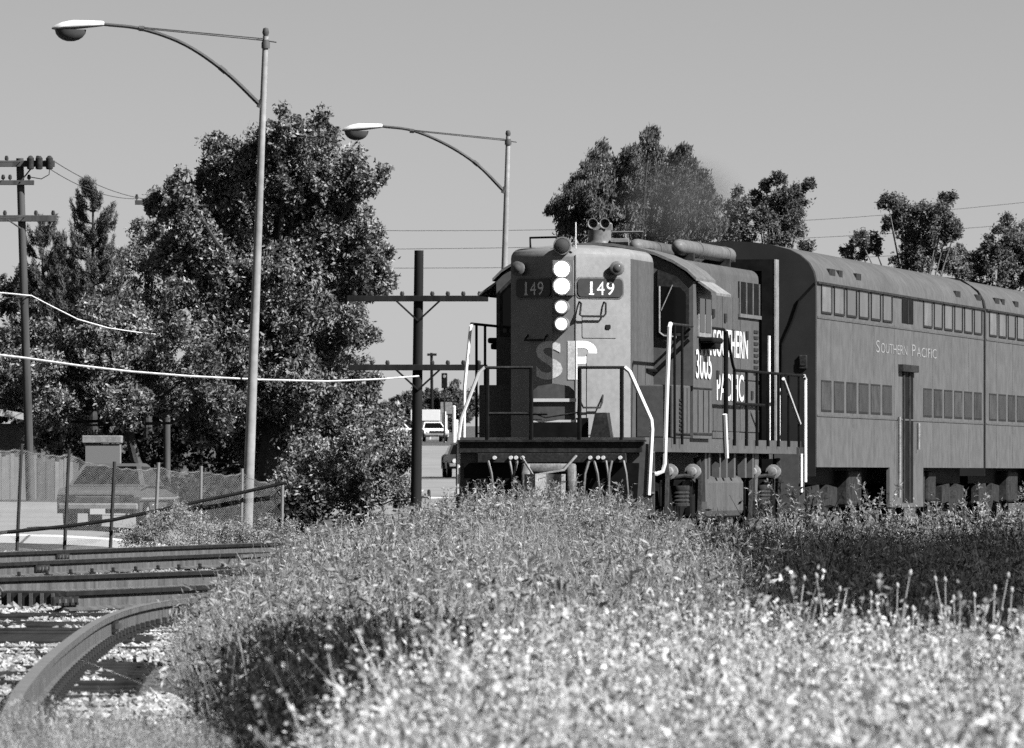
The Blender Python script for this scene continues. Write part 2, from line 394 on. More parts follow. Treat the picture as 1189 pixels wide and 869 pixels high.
# --- nose detail
def nose(u):                                                  # distance along the nose from its centre -> local x, y, outward normal
    a = abs(u); s = 1 if u >= 0 else -1; ca = Vector((.75, .62)).normalized()
    if a <= .18: return Vector((u, 0, 0)), Vector((0, -1, 0))
    d = a - .18; return Vector((s * (.18 + d * ca.x), d * ca.y, 0)), Vector((s * ca.y, -ca.x, 0))
def on_nose(vs, u0, z0, off):
    out = []
    for v in vs:
        u = u0 + v.x; p, n = nose(u); w = p + n * off; out.append((w.x, w.y, z0 + v.y))
    return out
zS0, zS1 = lz(441, 0, 0), lz(396, 0, 0)
for ch, u0, wd in (('S', -.555, .53), ('P', .055, .50)):
    vs_, fs_ = text_mesh(ch, zS1 - zS0, wd, .022, [.18 - u0, -.18 - u0])
    MB().add(on_nose(vs_, u0, zS0, .006), fs_).build('nose_letter', M_LETTER, sh)
def rrect(w, h, r, n=5):
    pts = []
    for cx_, cy_, a0 in ((w / 2 - r, h / 2 - r, 0), (-w / 2 + r, h / 2 - r, 90), (-w / 2 + r, -h / 2 + r, 180), (w / 2 - r, -h / 2 + r, 270)):
        for i in range(n + 1):
            a = R(a0 + 90 * i / n); pts.append((cx_ + r * math.cos(a), cy_ + r * math.sin(a)))
    return pts
for s in (-1, 1):                                             # number boards
    zc = 3.90; uc = s * .60
    pts = rrect(.80, .28, .07); b = MB()
    b.loft([on_nose([Vector((p[0], p[1], 0)) for p in pts], uc, zc, o_) for o_ in (.001, .03)])
    nb = b.build('number_board', M_BOARD, loco)
    b = MB(); fr = rrect(.86, .33, .09)
    b.loft([on_nose([Vector((p[0], p[1], 0)) for p in fr], uc, zc, o_) for o_ in (.0, .014)]); b.build('number_board_frame', M_TANK, nb)
    for i, ch in enumerate('149'):
        wd = .045 if ch == '1' else .135
        vs_, fs_ = text_mesh(ch, .205, wd, .0)
        u0 = uc - .24 + i * .175 + (.0 if ch != '1' else .055); b = MB().add(on_nose(vs_, u0, zc - .11, .034), fs_)
        if ch == '1':                                        # slab serifs
            b.add(on_nose([Vector((-.02, 0, 0)), Vector((.07, 0, 0)), Vector((.07, .022, 0)), Vector((-.02, .022, 0))], u0, zc - .11, .0345), [(0, 1, 2, 3)])
        b.build('numeral', M_LETTER, nb)
    p, n = nose(s * .90); c = Vector((p.x, p.y, 4.20)); ax = Vector((s * .25, -1, 0)).normalized()
    b = MB().tube([c - ax * .05, c + ax * .10, c + ax * .17, c + ax * .19], [.09, .10, .115, .08], 14); cl = b.build('class_light', M_TANK, loco, smooth=True)
    MB().tube([c + ax * .18, c + ax * .20, c + ax * .215], [.075, .06, .02], 12).build('lens', M_LENS, cl, smooth=True)
def can(z, r, dep, lit=True, hood=.0):
    c = (0, 0, z)
    b = MB().lathe([(r * 1.15, .02), (r * 1.22, -dep), (r * 1.22, -dep - .02), (r * 1.02, -dep - .02), (r * .98, -dep + .02)], (-.02, 0, z), 'y', 20)
    o = b.build('headlight', M_NOSE, loco, smooth=True)
    b = MB().lathe([(r * 1.0, -dep + .015), (r * .95, -dep - .03), (r * .5, -dep - .05), (.01, -dep - .055)], (-.02, 0, z), 'y', 20)
    b.build('lens', (M_LAMP if r > .1 else M_DIM) if lit else M_LENS, o, smooth=True)
can(4.18, .118, .10); can(3.92, .118, .10); can(3.60, .092, .15); can(3.34, .092, .15)
can(4.54, .115, .06, False)
b = MB().prism([(-.17, 3.78), (.15, 3.78), (.15, 4.32), (-.17, 4.32)], 'y', -.05, 0.0); b.build('headlight_box', M_NOSE, sh)
b = MB()                                                       # nose grab irons, latch, hatch
def bent(us, zs, r=.017):
    pts = []
    for u, z, o_ in us: p, n = nose(u); q = p + n * o_; pts.append((q.x, q.y, z))
    b.tube(pts, r, 6)
bent([(.24, 3.68, .0), (.24, 3.66, .06), (.20, 3.48, .09), (.24, 3.46, .09), (.62, 3.46, .09), (.66, 3.5, .09), (.68, 3.66, .06), (.68, 3.68, 0)], 0)
bent([(.24, 2.20, .0), (.26, 2.06, .09), (.56, 2.06, .09), (.60, 2.14, .08), (.66, 2.26, 0)], 0)
bent([(-.3, 3.18, .0), (-.3, 3.1, .07), (-.75, 3.1, .07), (-.75, 3.18, .0)], 0)
b.build('grab_iron', M_SOOT, sh, smooth=True)
b = MB(); pts = rrect(.62, .34, .03)
b.loft([on_nose([Vector((p[0], p[1], 0)) for p in pts], .60, 3.30, o_) for o_ in (.001, .012)]); h_ = b.build('sand_hatch', M_NOSE, loco)
b = MB(); pts = rrect(.09, .07, .02)
b.loft([on_nose([Vector((p[0], p[1], 0)) for p in pts], .74, 3.30, o_) for o_ in (.012, .03)]); b.build('latch', M_BLACK, h_)
b = MB(); pts = rrect(.50, 1.25, .03)
b.loft([on_nose([Vector((p[0], p[1], 0)) for p in pts], .62, 2.27, o_) for o_ in (.001, .014)]); b.build('nose_door', M_NOSE, sh)
MB().tube([(.18, -.01, 4.50), (.18, -.01, 4.90)], .012, 6).build('whip_antenna', M_WHITE, sh)
MB().tube([(-.18, .0, 1.7), (-.18, -.0, 4.4)], .006, 5).tube([(.18, .0, 1.7), (.18, -.0, 4.4)], .010, 5).build('corner_bead', M_NOSE, sh)
b = MB(); b.tube([(-.62, .6, 4.5), (-.62, .55, 4.68), (-.16, .25, 4.68), (-.16, .25, 4.5)], .018, 6); b.build('roof_rail', M_BLACK, sh)
# --- roof gear
b = MB().lathe([(.30, 4.55), (.27, 4.60), (.20, 4.66), (.185, 4.72), (.185, 4.87), (.15, 4.87)], (0.02, 3.4, 0), 'z', 20); st = b.build('antenna_drum', M_TANK, cab, smooth=True)
b = MB()
for dx in (-.06, .13): b.lathe([(.03, 3.8), (.035, 3.5), (.05, 3.3), (.085, 3.22), (.075, 3.22), (.03, 3.4)], (dx, 0, 4.97), 'y', 14)
b.box(-.12, .2, 3.5, 3.56, 4.87, 4.97); b.build('air_horn', M_STEEL, cab, smooth=True)
b = MB().tube([(.2, 3.5, 4.84), (.70, 3.5, 4.845)], .018, 6).tube([(.45, 3.5, 4.60), (.45, 3.5, 4.84)], .015, 5).tube([(.22, 3.3, 4.68), (.50, 3.3, 4.68)], .06, 8); b.build('roof_antenna', M_TANK, cab)
for k, (x, y0, y1) in enumerate(((.60, 7.9, 14.0), (-.05, 7.6, 14.0))):
    b = MB().lathe([(.03, y0 - .02), (.09, y0 + .02), (.12, y0 + .1), (.13, y0 + .2), (.13, y0 + 2), (.14, y0 + 2), (.14, y0 + 2.15), (.13, y0 + 2.15), (.13, y1 - .9), (.14, y1 - .9), (.14, y1 - .75), (.13, y1 - .75), (.13, y1 - .2), (.10, y1 - .05), (.04, y1)], (x, 0, 4.72), 'y', 18)
    at = b.build('air_tank', M_TANK, loco, smooth=True)
    b = MB()
    for y in (y0 + .7, y1 - 1.2): b.box(x - .16, x + .16, y, y + .12, 4.5, 4.64)
    b.box(x - .06, x + .06, y1, y1 + .22, 4.62, 4.76)
    b.build('tank_saddle', M_SOOT, at)
b = MB()
for y in (6.6, 13.2, 14.6): b.lathe([(.55, 4.5), (.55, 4.62), (.5, 4.66), (.1, 4.67)], (-.1, y, 0), 'z', 20)
b.build('roof_fan', M_SOOT, lh, smooth=True)
MB().lathe([(.25, 4.5), (.22, 4.7), (.2, 4.7)], (-.2, 5.6, 0), 'z', 14).build('exhaust_stack', M_SOOT, lh, smooth=True)
# --- lettering
def side_text(body, x, y0, y1, z0, z1, parent, name, bold=.03, m=M_LETTER):
    vs_, fs_ = text_mesh(body, z1 - z0, y1 - y0, bold)
    return MB().add([(x, y0 + v.x, z0 + v.y) for v in vs_], fs_).build(name, m, parent)
side_text('SOUTHERN', .956, 9.5, 13.6, 2.97, 3.43, lh, 'lettering', .012)
side_text('PACIFIC', .956, 9.9, 13.1, 2.25, 2.70, lh, 'lettering', .012)
side_text('3005', 1.578, 3.22, 4.95, 2.54, 3.0, cab, 'cab_number', .012)
# --- underframe, pilot, steps
fr = MB().box(-1.5, 1.5, .25, 15.7, 1.38, 1.6).box(-1.02, 1.02, -1.22, .25, 1.30, 1.6).box(-1.02, 1.02, 15.7, 16.9, 1.30, 1.6).box(-.6, .6, 0, 15.7, .95, 1.38)
fr.box(-1.42, 1.42, -1.22, -.55, 1.50, 1.6); fr.box(-1.42, 1.42, 16.2, 16.9, 1.50, 1.6)
fr = fr.build('underframe', M_GREY, loco)
b = MB().box(-1.40, 1.40, -1.30, -1.22, 1.37, 1.53).box(-1.44, 1.46, -1.34, -1.22, 1.53, 1.56)
pl = b.build('end_plate', M_SOOT, loco)
b = MB().box(-1.12, 1.16, -1.36, -1.24, 1.21, 1.355, .01); b.build('buffer_beam', M_SOOT, pl)
b = MB()
for x in (-.85, -.6, -.52, -.42, .62, .74, .82, 1.08): b.lathe([(.03, -1.40), (.03, -1.36)], (x, 0, 1.29), 'y', 8)
b.build('hose_socket', M_WHITE, pl)
b = MB().prism([(-1.35, 1.21), (-1.30, .35), (-.55, .12), (-.32, .12), (-.32, .72), (.32, .72), (.32, .12), (.55, .12), (1.30, .35), (1.35, 1.21)], 'y', -1.26, -1.22)
b.build('pilot', M_BLACK, loco)
b = MB()
for x, dx in ((-.62, .05), (-.50, -.04), (-.95, .06), (.60, -.05), (.68, .06), (.86, .04), (.95, -.03), (1.13, .05)):
    MB().tube([(x, -1.37, 1.24), (x + dx, -1.44, 1.05), (x + dx * 1.5, -1.42, .75), (x + dx * .6, -1.36, .5)], .022, 6).build('air_hose', M_TANK, pl, smooth=True)
b = MB().box(-.16, .16, -1.7, -1.25, .72, .98, .04)
b.prism([(-.26, -1.78), (-.30, -1.95), (-.12, -2.02), (-.05, -1.92), (.02, -1.85), (.16, -1.86), (.27, -1.95), (.30, -1.75), (.12, -1.66), (-.14, -1.66)], 'z', .66, 1.04)
b.box(-.42, -.30, -1.5, -1.25, .74, 1.2, .03); b.box(.28, .40, -1.5, -1.25, .74, 1.2, .03); b.box(-.42, .40, -1.42, -1.26, 1.06, 1.2, .03)
b.tube([(-.42, -1.45, 1.3), (-.2, -1.7, 1.02), (.25, -1.6, 1.1), (.42, -1.45, 1.32)], .02, 6)
b.build('coupler', M_STEEL, loco, smooth=True)
def steps(sx, y0, y1):
    b = MB(); xo = sorted((sx * 1.05, sx * 1.48))
    for z in (.42, .74, 1.06, 1.36): b.box(xo[0], xo[1], y0 + .03, y1 - .03, z, z + .03)
    b.box(xo[0], xo[1], y0, y0 + .03, .40, 1.5); b.box(xo[0], xo[1], y1 - .03, y1, .40, 1.5)
    b.build('corner_steps', M_GREY, loco)
for sx in (-1, 1): steps(sx, -1.2, -.5); steps(sx, 16.2, 16.9)
b = MB().prism([(-.31, 1.86), (.35, 1.86), (.35, 2.30), (.25, 2.38), (.02, 2.42), (-.22, 2.38), (-.31, 2.30)], 'y', -1.14, -1.10)
dsp = b.build('drop_step', M_GREY, loco)
MB().box(-.33, .37, -1.18, -1.09, 1.83, 1.865).build('tread', M_LHEAD, dsp); MB().box(-.33, .37, -1.17, -1.141, 2.14, 2.19).build('tread', M_LHEAD, dsp)  # pale colour stands for light caught on the step rims
MB().prism([(-.5, 1.602), (.42, 1.602), (.42, 1.9), (-.4, 1.9)], 'y', -.32, -.28).build('nose_base_shadow', M_BLACK, loco)  # black sheet drawn for the shadow at the nose base
b = MB().prism([(.46, 1.6), (.78, 1.6), (.72, 1.98), (.54, 1.98)], 'y', -.4, -.1).build('brake_valve_box', M_SOOT, loco)
# --- handrails
def rail(name, segs, r, m, parent=loco):
    for s in segs: o = MB().tube(s, r, 7).build(name, m, parent, smooth=True)
    return o
yf = -1.2; zt = 2.66
xa, xb, xc, xd = lx(566, yf), lx(617, yf), lx(673, yf), lx(722, yf)
rail('handrail', [[(xa, yf, 1.55), (xa, yf, zt)], [(xb, yf, 1.55), (xb, yf, zt)], [(xc, yf, 1.55), (xc, yf, zt)], [(xd, yf, 1.55), (xd, yf, zt)]], .032, M_BLACK)
rail('handrail', [[(xa - .04, yf, zt), (xb + .02, yf, zt)], [(xc - .02, yf, zt), (xd + .04, yf, zt)], [(xa, yf, 1.96), (xb + .25, yf, 1.96)]], .024, M_SOOT)
rail('chain', [[(xb, yf, 1.98), (-.1, yf, 1.9), (xc, yf, 1.98)]], .012, M_SOOT)
rail('corner_grab_rail', [[(xa - .04, yf, zt), (lx(556, yf), yf, lz(433, 0, yf)), (lx(536, yf), yf, lz(485, 0, yf)), (lx(533, yf), yf, lz(505, 0, yf)), (lx(532, yf), yf, lz(574, 0, yf))]], .028, M_WHITE)
rail('corner_grab_rail', [[(xd + .04, yf, zt), (lx(731, yf), yf, lz(432, 0, yf)), (lx(756, yf), yf, lz(488, 0, yf)), (lx(757, yf), yf, lz(499, 0, yf)), (lx(753, yf), yf, lz(575, 0, yf))]], .034, M_WHITE)
for sx in (-1, 1):
    X_ = sx * 1.55; y0 = .55; ztop = lz(376, X_, y0)
    if sx > 0:
        rail('cab_step_rail', [[(X_, y0 + .1, ztop), (X_, y0, ztop - .05), (X_ - .03, y0 - .05, 2.4), (X_ - .06, y0 - .1, 1.2), (X_ - .09, y0 - .12, 1.08), (X_ - .18, y0 - .15, 1.04), (X_ - .25, y0 - .2, 1.06)]], .035, M_WHITE)
    else:
        rail('cab_step_rail', [[(X_ + .02, y0 + .1, ztop), (X_, y0, ztop - .05), (X_ - .06, y0 - .2, 2.4), (X_ - .07, y0 - .25, .9)]], .026, M_WHITE)
    rail('cab_handrail', [[(X_, y0 + .08, ztop), (X_, CY0 - .02, ztop)]], .022, M_SOOT)
    for y in (1.1, 1.9): rail('handrail_post', [[(X_, y, 1.5), (X_, y, ztop)]], .022, M_BLACK)
HX = 1.53; zr = 2.72
ys = [ly(p, HX) for p in (853, 867, 879, 892, 904, 916, 928)]
for sx in (-1, 1):
    x = sx * HX
    rail('side_handrail', [[(x, CY1 + .1, 3.36), (x, 6.6, 3.36), (x, 7.0, 3.3), (x, 7.7, 2.8), (x, 7.9, zr), (x, 16.4, zr)], [(x, 8.0, 2.18), (x, 11.4, 2.18)]], .025, M_BLACK)
    for y in ys: rail('handrail_post', [[(x, y, 1.5), (x, y, zr)]], .027, M_BLACK)
    rail('handrail_post', [[(x, 6.9, 1.5), (x, 6.9, 3.34)]], .04, M_BLACK)
    yb = ly(935, HX)
    rail('rear_grab_rail', [[(x, yb - .15, zr), (x, yb, zr - .05), (x, yb, lz(560, HX, yb))]], .032, M_WHITE)
    ya, yc = ly(909, HX), ly(928, HX)
    rail('rear_grab_rail', [[(x + .01, ya, lz(440, HX, ya)), (x + .01, yc, lz(492, HX, yc))]], .03, M_WHITE)
    rail('rear_grab_rail', [[(x + .02, yc + .1, lz(527, HX, yc)), (x + .02, yc + .1, lz(572, HX, yc))]], .03, M_WHITE)
rail('flag_pole', [[(1.54, 6.9, 1.3), (1.54, 6.7, 2.0)]], .04, M_WHITE)
rail('standpipe', [[(1.0, 15.9, 1.6), (1.0, 15.9, 3.4)]], .03, M_LETTER)
rail('standpipe', [[(1.2, 15.75, 1.6), (1.2, 15.75, 2.5)]], .02, M_LETTER)
# side sill brackets and fuel tank
b = MB().box(-1.38, 1.38, 6.0, 10.1, .33, 1.02, .12); ft = b.build('fuel_tank', M_GREY, loco)
b = MB()
for y in (5.7, 6.9, 7.7, 8.6, 9.9, 10.8): MB().box(1.30, 1.42, y, y + .2, .98, 1.40).build('frame_bracket', M_GREY, fr)
for y in (5.4, 11.2): MB().prism([(y, 1.4), (y + .55, 1.4), (y + .3, .6), (y + .1, .6)], 'x', 1.3, 1.4).build('frame_bracket', M_GREY, fr)
for yc in (3.25, 12.7):
    tk = MB(); 
    for sx in (-1, 1):
        x0, x1 = sorted((sx * 1.12, sx * 1.26))
        tk.prism([(yc - 1.95, .78), (yc - 1.75, .95), (yc - .7, .95), (yc - .45, .62), (yc + .45, .62), (yc + .7, .95), (yc + 1.75, .95), (yc + 1.95, .78), (yc + 1.8, .55), (yc + .9, .5), (yc + .5, .3), (yc - .5, .3), (yc - .9, .5), (yc - 1.8, .55)], 'x', x0, x1)
        for s in (-1, 1): tk.box(*sorted((sx * 1.18, sx * 1.34)), yc + s * 1.37 - .17, yc + s * 1.37 + .17, .34, .72, .04)
    tk = tk.build('truck', M_BLACK, loco)
    for sx in (-1, 1):
        for y in (yc - .28, yc, yc + .28):
            MB().lathe([(.10, .42), (.10, .46), (.085, .47), (.10, .50), (.085, .53), (.10, .56), (.085, .59), (.10, .62), (.085, .65), (.10, .68), (.10, .74)], (sx * 1.33, y, .12), 'z', 10).build('coil_spring', M_SOOT, tk, smooth=True)
        MB().tube([(sx * 1.36, yc - 1.7, .98), (sx * 1.38, yc, 1.02), (sx * 1.36, yc + 1.7, .98)], .03, 6).build('brake_pipe', M_SOOT, tk, smooth=True)
    for s in (-1, 1):
        for sx in (-1, 1): MB().lathe([(.10, sx * .70), (.508, sx * .70), (.508, sx * .82), (.545, sx * .83), (.545, sx * .70)][::1], (0, yc + s * 1.37, .508), 'x', 24).build('wheel', M_BLACK, tk, smooth=True)
        MB().lathe([(.13, -.8), (.13, .8)], (0, yc + s * 1.37, .508), 'x', 10).build('axle', M_BLACK, tk, smooth=True)
    for sx in (-1, 1):
        for s in (-1, 1):
            b = MB().lathe([(.02, yc + s * 1.25 - .33), (.07, yc + s * 1.25 - .32), (.075, yc + s * 1.25 - .2), (.125, yc + s * 1.25 - .19), (.125, yc + s * 1.25 - .15), (.10, yc + s * 1.25 - .14), (.10, yc + s * 1.25 + .12), (.05, yc + s * 1.25 + .2)], (sx * 1.36, 0, 1.08), 'y', 14); b.build('brake_cylinder', M_STEEL, tk, smooth=True)
            b = MB().tube([(sx * 1.33, yc + s * 1.75, 1.3), (sx * 1.36, yc + s * 1.8, 1.0), (sx * 1.34, yc + s * 1.78, .3)], .06, 7); b.build('sand_pipe', M_SOOT, tk, smooth=True)

# ------------------------------------------------------------------ COACHES
u_ = Vector((math.sin(R(9.4)), math.cos(R(9.4)), 0))
CO = Vector((3.77, 155.25, 0)); CMAT = Matrix.Translation(CO) @ Matrix.Rotation(LRZ, 4, 'Z')
SX = 1.525
prof = [(SX, 4.36), (1.49, 4.54), (1.40, 4.70), (1.25, 4.83), (1.06, 4.93), (.75, 5.01), (.4, 5.06), (0, 5.08)]
def build_coach(loc, label, L=25.9):
    c = thing('gallery_coach', label, 'railway coach', loc, LRZ, 'double deck gallery coaches of the train')
    full = [(-x, z) for x, z in prof] + [(x, z) for x, z in prof[::-1][1:]]
    body = MB().prism([(SX, 1.16), (SX, 4.36), (-SX, 4.36), (-SX, 1.16)], 'y', 0, L).build('body', M_COACH, c)
    roof = MB().prism([(x * 1.004, z + (.004 if z < 4.4 else 0)) for x, z in full], 'y', .02, L - .02).build('roof', M_ROOFC, c, smooth=True)
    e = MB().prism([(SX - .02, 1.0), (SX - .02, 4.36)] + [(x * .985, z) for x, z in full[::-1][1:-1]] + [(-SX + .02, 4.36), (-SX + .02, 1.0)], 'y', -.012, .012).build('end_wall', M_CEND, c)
    b = MB()
    for s in (-1, 1): b.box(*sorted((s * .62, s * .84)), -.42, -.012, 1.1, 4.75)
    b.box(-.62, .62, -.42, -.012, 4.55, 4.75); b.build('diaphragm', M_BLACK, e)
    MB().box(.84, .865, -.43, -.012, 1.1, 4.75).build('diaphragm_lit_side', M_STEEL, e)  # pale strip paints the sunlit side of the black diaphragm
    b = MB().tube([(SX - .03, -.03, 4.34), (1.22, -.03, 4.05), (1.1, -.03, 3.7), (.92, -.03, 3.3), (.90, -.03, 1.2)], .025, 6).build('conduit', M_BLACK, e)
    MB().box(1.22, 1.36, -.05, -.012, 2.86, 3.1, .01).box(1.24, 1.34, -.06, -.05, 2.92, 3.04).build('marker_light', M_SOOT, e)
    b = MB()                                                   # eave gutter and roof vents
    b.box(SX, SX + .035, 0, L, 4.335, 4.375); b.build('gutter', M_SOOT, roof)
    b = MB()
    for y, w in ((ly(960, 1.45, CMAT), .8), (ly(971, 1.45, CMAT), .5), (ly(991, 1.45, CMAT), .7), (ly(1107, 1.45, CMAT), .8), (ly(1131, 1.45, CMAT), .8)):
        b.box(1.36, 1.50, y, y + w, 4.50, 4.64)
    b.build('roof_vent', M_SOOT, roof)
    b = MB()
    for s in (-1, 1): b.prism([(y * 1.0, z) for y, z in ((SX * s, 4.37), (1.40 * s, 4.71), (1.06 * s, 4.94), (0, 5.09), (0, 5.11), (1.08 * s, 4.97), (1.43 * s, 4.73), ((SX + .03) * s, 4.37))], 'y', L - .12, L)
    b.build('roof_end_band', M_BLACK, roof)
    # windows, both levels, both sides
    groups = [(ly(952, SX, CMAT), ly(1037, SX, CMAT), 6), (ly(1071, SX, CMAT), ly(1141, SX, CMAT), 6)]
    for sx in (1, -1):
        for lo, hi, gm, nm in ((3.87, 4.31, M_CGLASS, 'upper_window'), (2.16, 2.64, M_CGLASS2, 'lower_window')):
            for y0, y1, n in groups:
                p = (y1 - y0) / n
                for i in range(n):
                    a, bb_ = y0 + i * p + .10 * p, y0 + i * p + .86 * p; x = SX * sx
                    b = MB(); t = .035; X0, X1 = sorted((x, x + sx * .02))
                    if nm == 'upper_window':
                        b.box(X0, X1, a - t, a, lo - t, hi + t); b.box(X0, X1, bb_, bb_ + t, lo - t, hi + t); b.box(X0, X1, a, bb_, lo - t, lo); b.box(X0, X1, a, bb_, hi, hi + t)
                    else: b.box(X0, X0 + .006 if sx > 0 else X1, a - t, bb_ + t, lo - t, hi + t)
                    w = b.build(nm, M_GASKET, c)
                    X0, X1 = sorted((x + sx * .001, x + sx * .008))
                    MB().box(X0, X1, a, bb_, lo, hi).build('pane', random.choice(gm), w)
        va, vb = ly(1047, SX, CMAT), ly(1060, SX, CMAT)
        X0, X1 = sorted((SX * sx, sx * (SX + .01)))
        v = MB().box(X0, X1, va, vb, 3.86, 4.30).build('vent_window', M_BLACK, c)
        X0, X1 = sorted((SX * sx, sx * (SX + .02)))
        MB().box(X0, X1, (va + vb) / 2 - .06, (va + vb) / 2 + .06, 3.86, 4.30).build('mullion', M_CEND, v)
        # centre vestibule: stepwell skirt and the dark door slot
        ka, kb = ly(1033, SX, CMAT), ly(1072, SX, CMAT)
        X0, X1 = sorted((sx * (SX - .06), sx * (SX + .001)))
        MB().box(X0, X1, ka, kb, .42, 1.17).build('stepwell_skirt', M_COACH, c)
        da, db = ly(1045.5, SX, CMAT), ly(1060, SX, CMAT)
        X0, X1 = sorted((sx * SX, sx * (SX + .006)))
        d = MB().box(X0, X1, da + .5, db, .5, 2.95).build('door', M_BLACK, c)
        X0, X1 = sorted((sx * SX, sx * (SX + .10)))
        b = MB().box(X0, X1, da - .35, db + .15, 2.95, 3.08).box(*sorted((sx * SX, sx * (SX + .03))), da + .30, da + .5, .5, 2.95); b.box(*sorted((sx * SX, sx * (SX + .02))), db - .7, db - .5, .5, 2.95)
        b.build('door_hood', M_SOOT, d)
        rail('grab_rail', [[(sx * (SX + .05), da - .55, .6), (sx * (SX + .05), da - .55, 2.1)], [(sx * (SX + .05), db + .5, 1.5), (sx * (SX + .05), db + .5, 2.0)]], .03, M_STEEL, c)
    b = MB()
    for sx in (1, -1):
        for y in np.arange(1.9, L, 3.05): b.box(*sorted((sx * SX, sx * (SX + .004))), y, y + .02, 1.2, 3.8)
        b.box(*sorted((sx * SX, sx * (SX + .012))), .05, L - .05, 3.74, 3.775); b.box(*sorted((sx * SX, sx * (SX + .012))), .05, L - .05, 2.04, 2.07)
    b.build('panel_seam', M_ROOFC, body)
    # lettering
    y0, y1 = ly(1017, SX, CMAT), ly(1087, SX, CMAT); w = y1 - y0
    X = SX + .006
    def t(s, a, b_, z1): side_text(s, X, y0 + a * w, y0 + b_ * w, 3.26, z1, body, 'lettering', -.006, M_FAINT)
    t('S', 0, .055, 3.48); t('OUTHERN', .075, .50, 3.44); t('P', .585, .64, 3.48); t('ACIFIC', .66, 1.0, 3.44)
    # underfloor
    b = MB().box(-1.1, 1.1, .5, L - .5, .85, 1.16); un = b.build('underframe', M_BLACK, c)
    for y0_, y1_, z in ((5.8, 7.6, .45), (15.0, 17.4, .4), (18.0, 19.2, .5)): MB().box(-1.35, 1.35, y0_, y1_, z, 1.1, .05).build('equipment_box', M_SOOT, un)
    for yc in (3.0, L - 3.0):
        tk = MB()
        for sx in (-1, 1): tk.prism([(yc - 1.9, .8), (yc - .6, .85), (yc - .4, .55), (yc + .4, .55), (yc + .6, .85), (yc + 1.9, .8), (yc + 1.9, .45), (yc + .8, .5), (yc + .5, .3), (yc - .5, .3), (yc - .8, .5), (yc - 1.9, .45)], 'x', *sorted((sx * 1.1, sx * 1.25)))
        tk = tk.build('truck', M_SOOT, c)
        for s in (-1, 1):
            for sx in (-1, 1): MB().lathe([(.10, sx * .70), (.45, sx * .70), (.45, sx * .82), (.48, sx * .83), (.48, sx * .70)], (0, yc + s * 1.2, .45), 'x', 20).build('wheel', M_BLACK, tk, smooth=True)
    return c
c1 = build_coach(CO, 'grey gallery coach with white lettering coupled right behind the locomotive')
def copy_tree(o, parent=None):
    c = o.copy(); COL.objects.link(c); c.parent = parent
    for ch in list(o.children): copy_tree(ch, c)
    return c
c2 = copy_tree(c1); c2.location = CO + u_ * 26.35; c2['label'] = 'second grey gallery coach behind the lettered one, cut off by the right edge'
# the running rails of the train
def rail_profile(): return [(-.07, -.18), (.07, -.18), (.07, -.165), (.008, -.145), (.008, -.050), (.035, -.038), (.035, 0), (-.035, 0), (-.035, -.038), (-.008, -.050), (-.008, -.145), (-.07, -.165)]
def sweep_rail(pts, name, m=None, parent=None):
    pts = [Vector(p) for p in pts]; rings = []
    for i, p in enumerate(pts):
        t = (pts[min(i + 1, len(pts) - 1)] - pts[max(i - 1, 0)]).normalized(); n = Vector((t.y, -t.x, 0)).normalized()
        rings.append([p + n * a + Vector((0, 0, z)) for a, z in rail_profile()])
    return MB().loft(rings).build(name, m or M_RAIL, parent)
tr = thing('main_track', 'railway track under the train, its rails hidden behind the weeds', 'railway track', LO, LRZ)
for s in (-1, 1): sweep_rail([(s * .753, y, 0) for y in np.linspace(-22, 75, 8)], 'rail', None, tr)
b = MB()
for y in np.arange(-22, 70, .62): b.box(-1.3, 1.3, y, y + .23, -.36, -.18)
b.build('sleeper', M_TIE, tr)['kind'] = 'stuff'

# ------------------------------------------------------------------ foreground rails, sleepers, ballast
def on_rail(px, py):                                         # the point of the railhead plane seen at a photo position
    D = EYE * F / (py - HY); return Vector(((px - CX) / F * D, D, 0))
def spline(pts, n=40):
    pts = [Vector(p) for p in pts]; out = []
    q = [2 * pts[0] - pts[1]] + pts + [2 * pts[-1] - pts[-2]]
    for i in range(1, len(q) - 2):
        for k in range(n // (len(pts) - 1) + 1):
            t = k / (n // (len(pts) - 1) + 1); p0, p1, p2, p3 = q[i - 1:i + 3]
            out.append(.5 * ((2 * p1) + (p2 - p0) * t + (2 * p0 - 5 * p1 + 4 * p2 - p3) * t * t + (3 * p1 - p0 - 3 * p2 + p3) * t ** 3))
    return out + [pts[-1]]
def joint(pts, k, parent, sgn=1):                             # joint bar with bolts at point k of a rail
    a, c = pts[k], pts[min(k + 1, len(pts) - 1)]; t = (c - a).normalized(); n = Vector((t.y, -t.x, 0)) * sgn
    b = MB(); L_ = .36
    def bar(o0, o1, z0, z1, l0, l1):
        vs_ = [a + t * l + n * o + Vector((0, 0, z)) for z in (z0, z1) for o in (o0, o1) for l in (l0, l1)]
        b.add(vs_, [(0, 1, 3, 2), (4, 6, 7, 5), (0, 4, 5, 1), (2, 3, 7, 6), (0, 2, 6, 4), (1, 5, 7, 3)])
    bar(.012, .035, -.13, -.05, -L_, L_)
    j = b.build('joint_bar', M_SOOT, parent); b = MB()
    for l in (-.27, -.1, .1, .27): bar(.035, .065, -.105, -.07, l - .025, l + .025)
    b.build('bolt', M_RAIL, j)
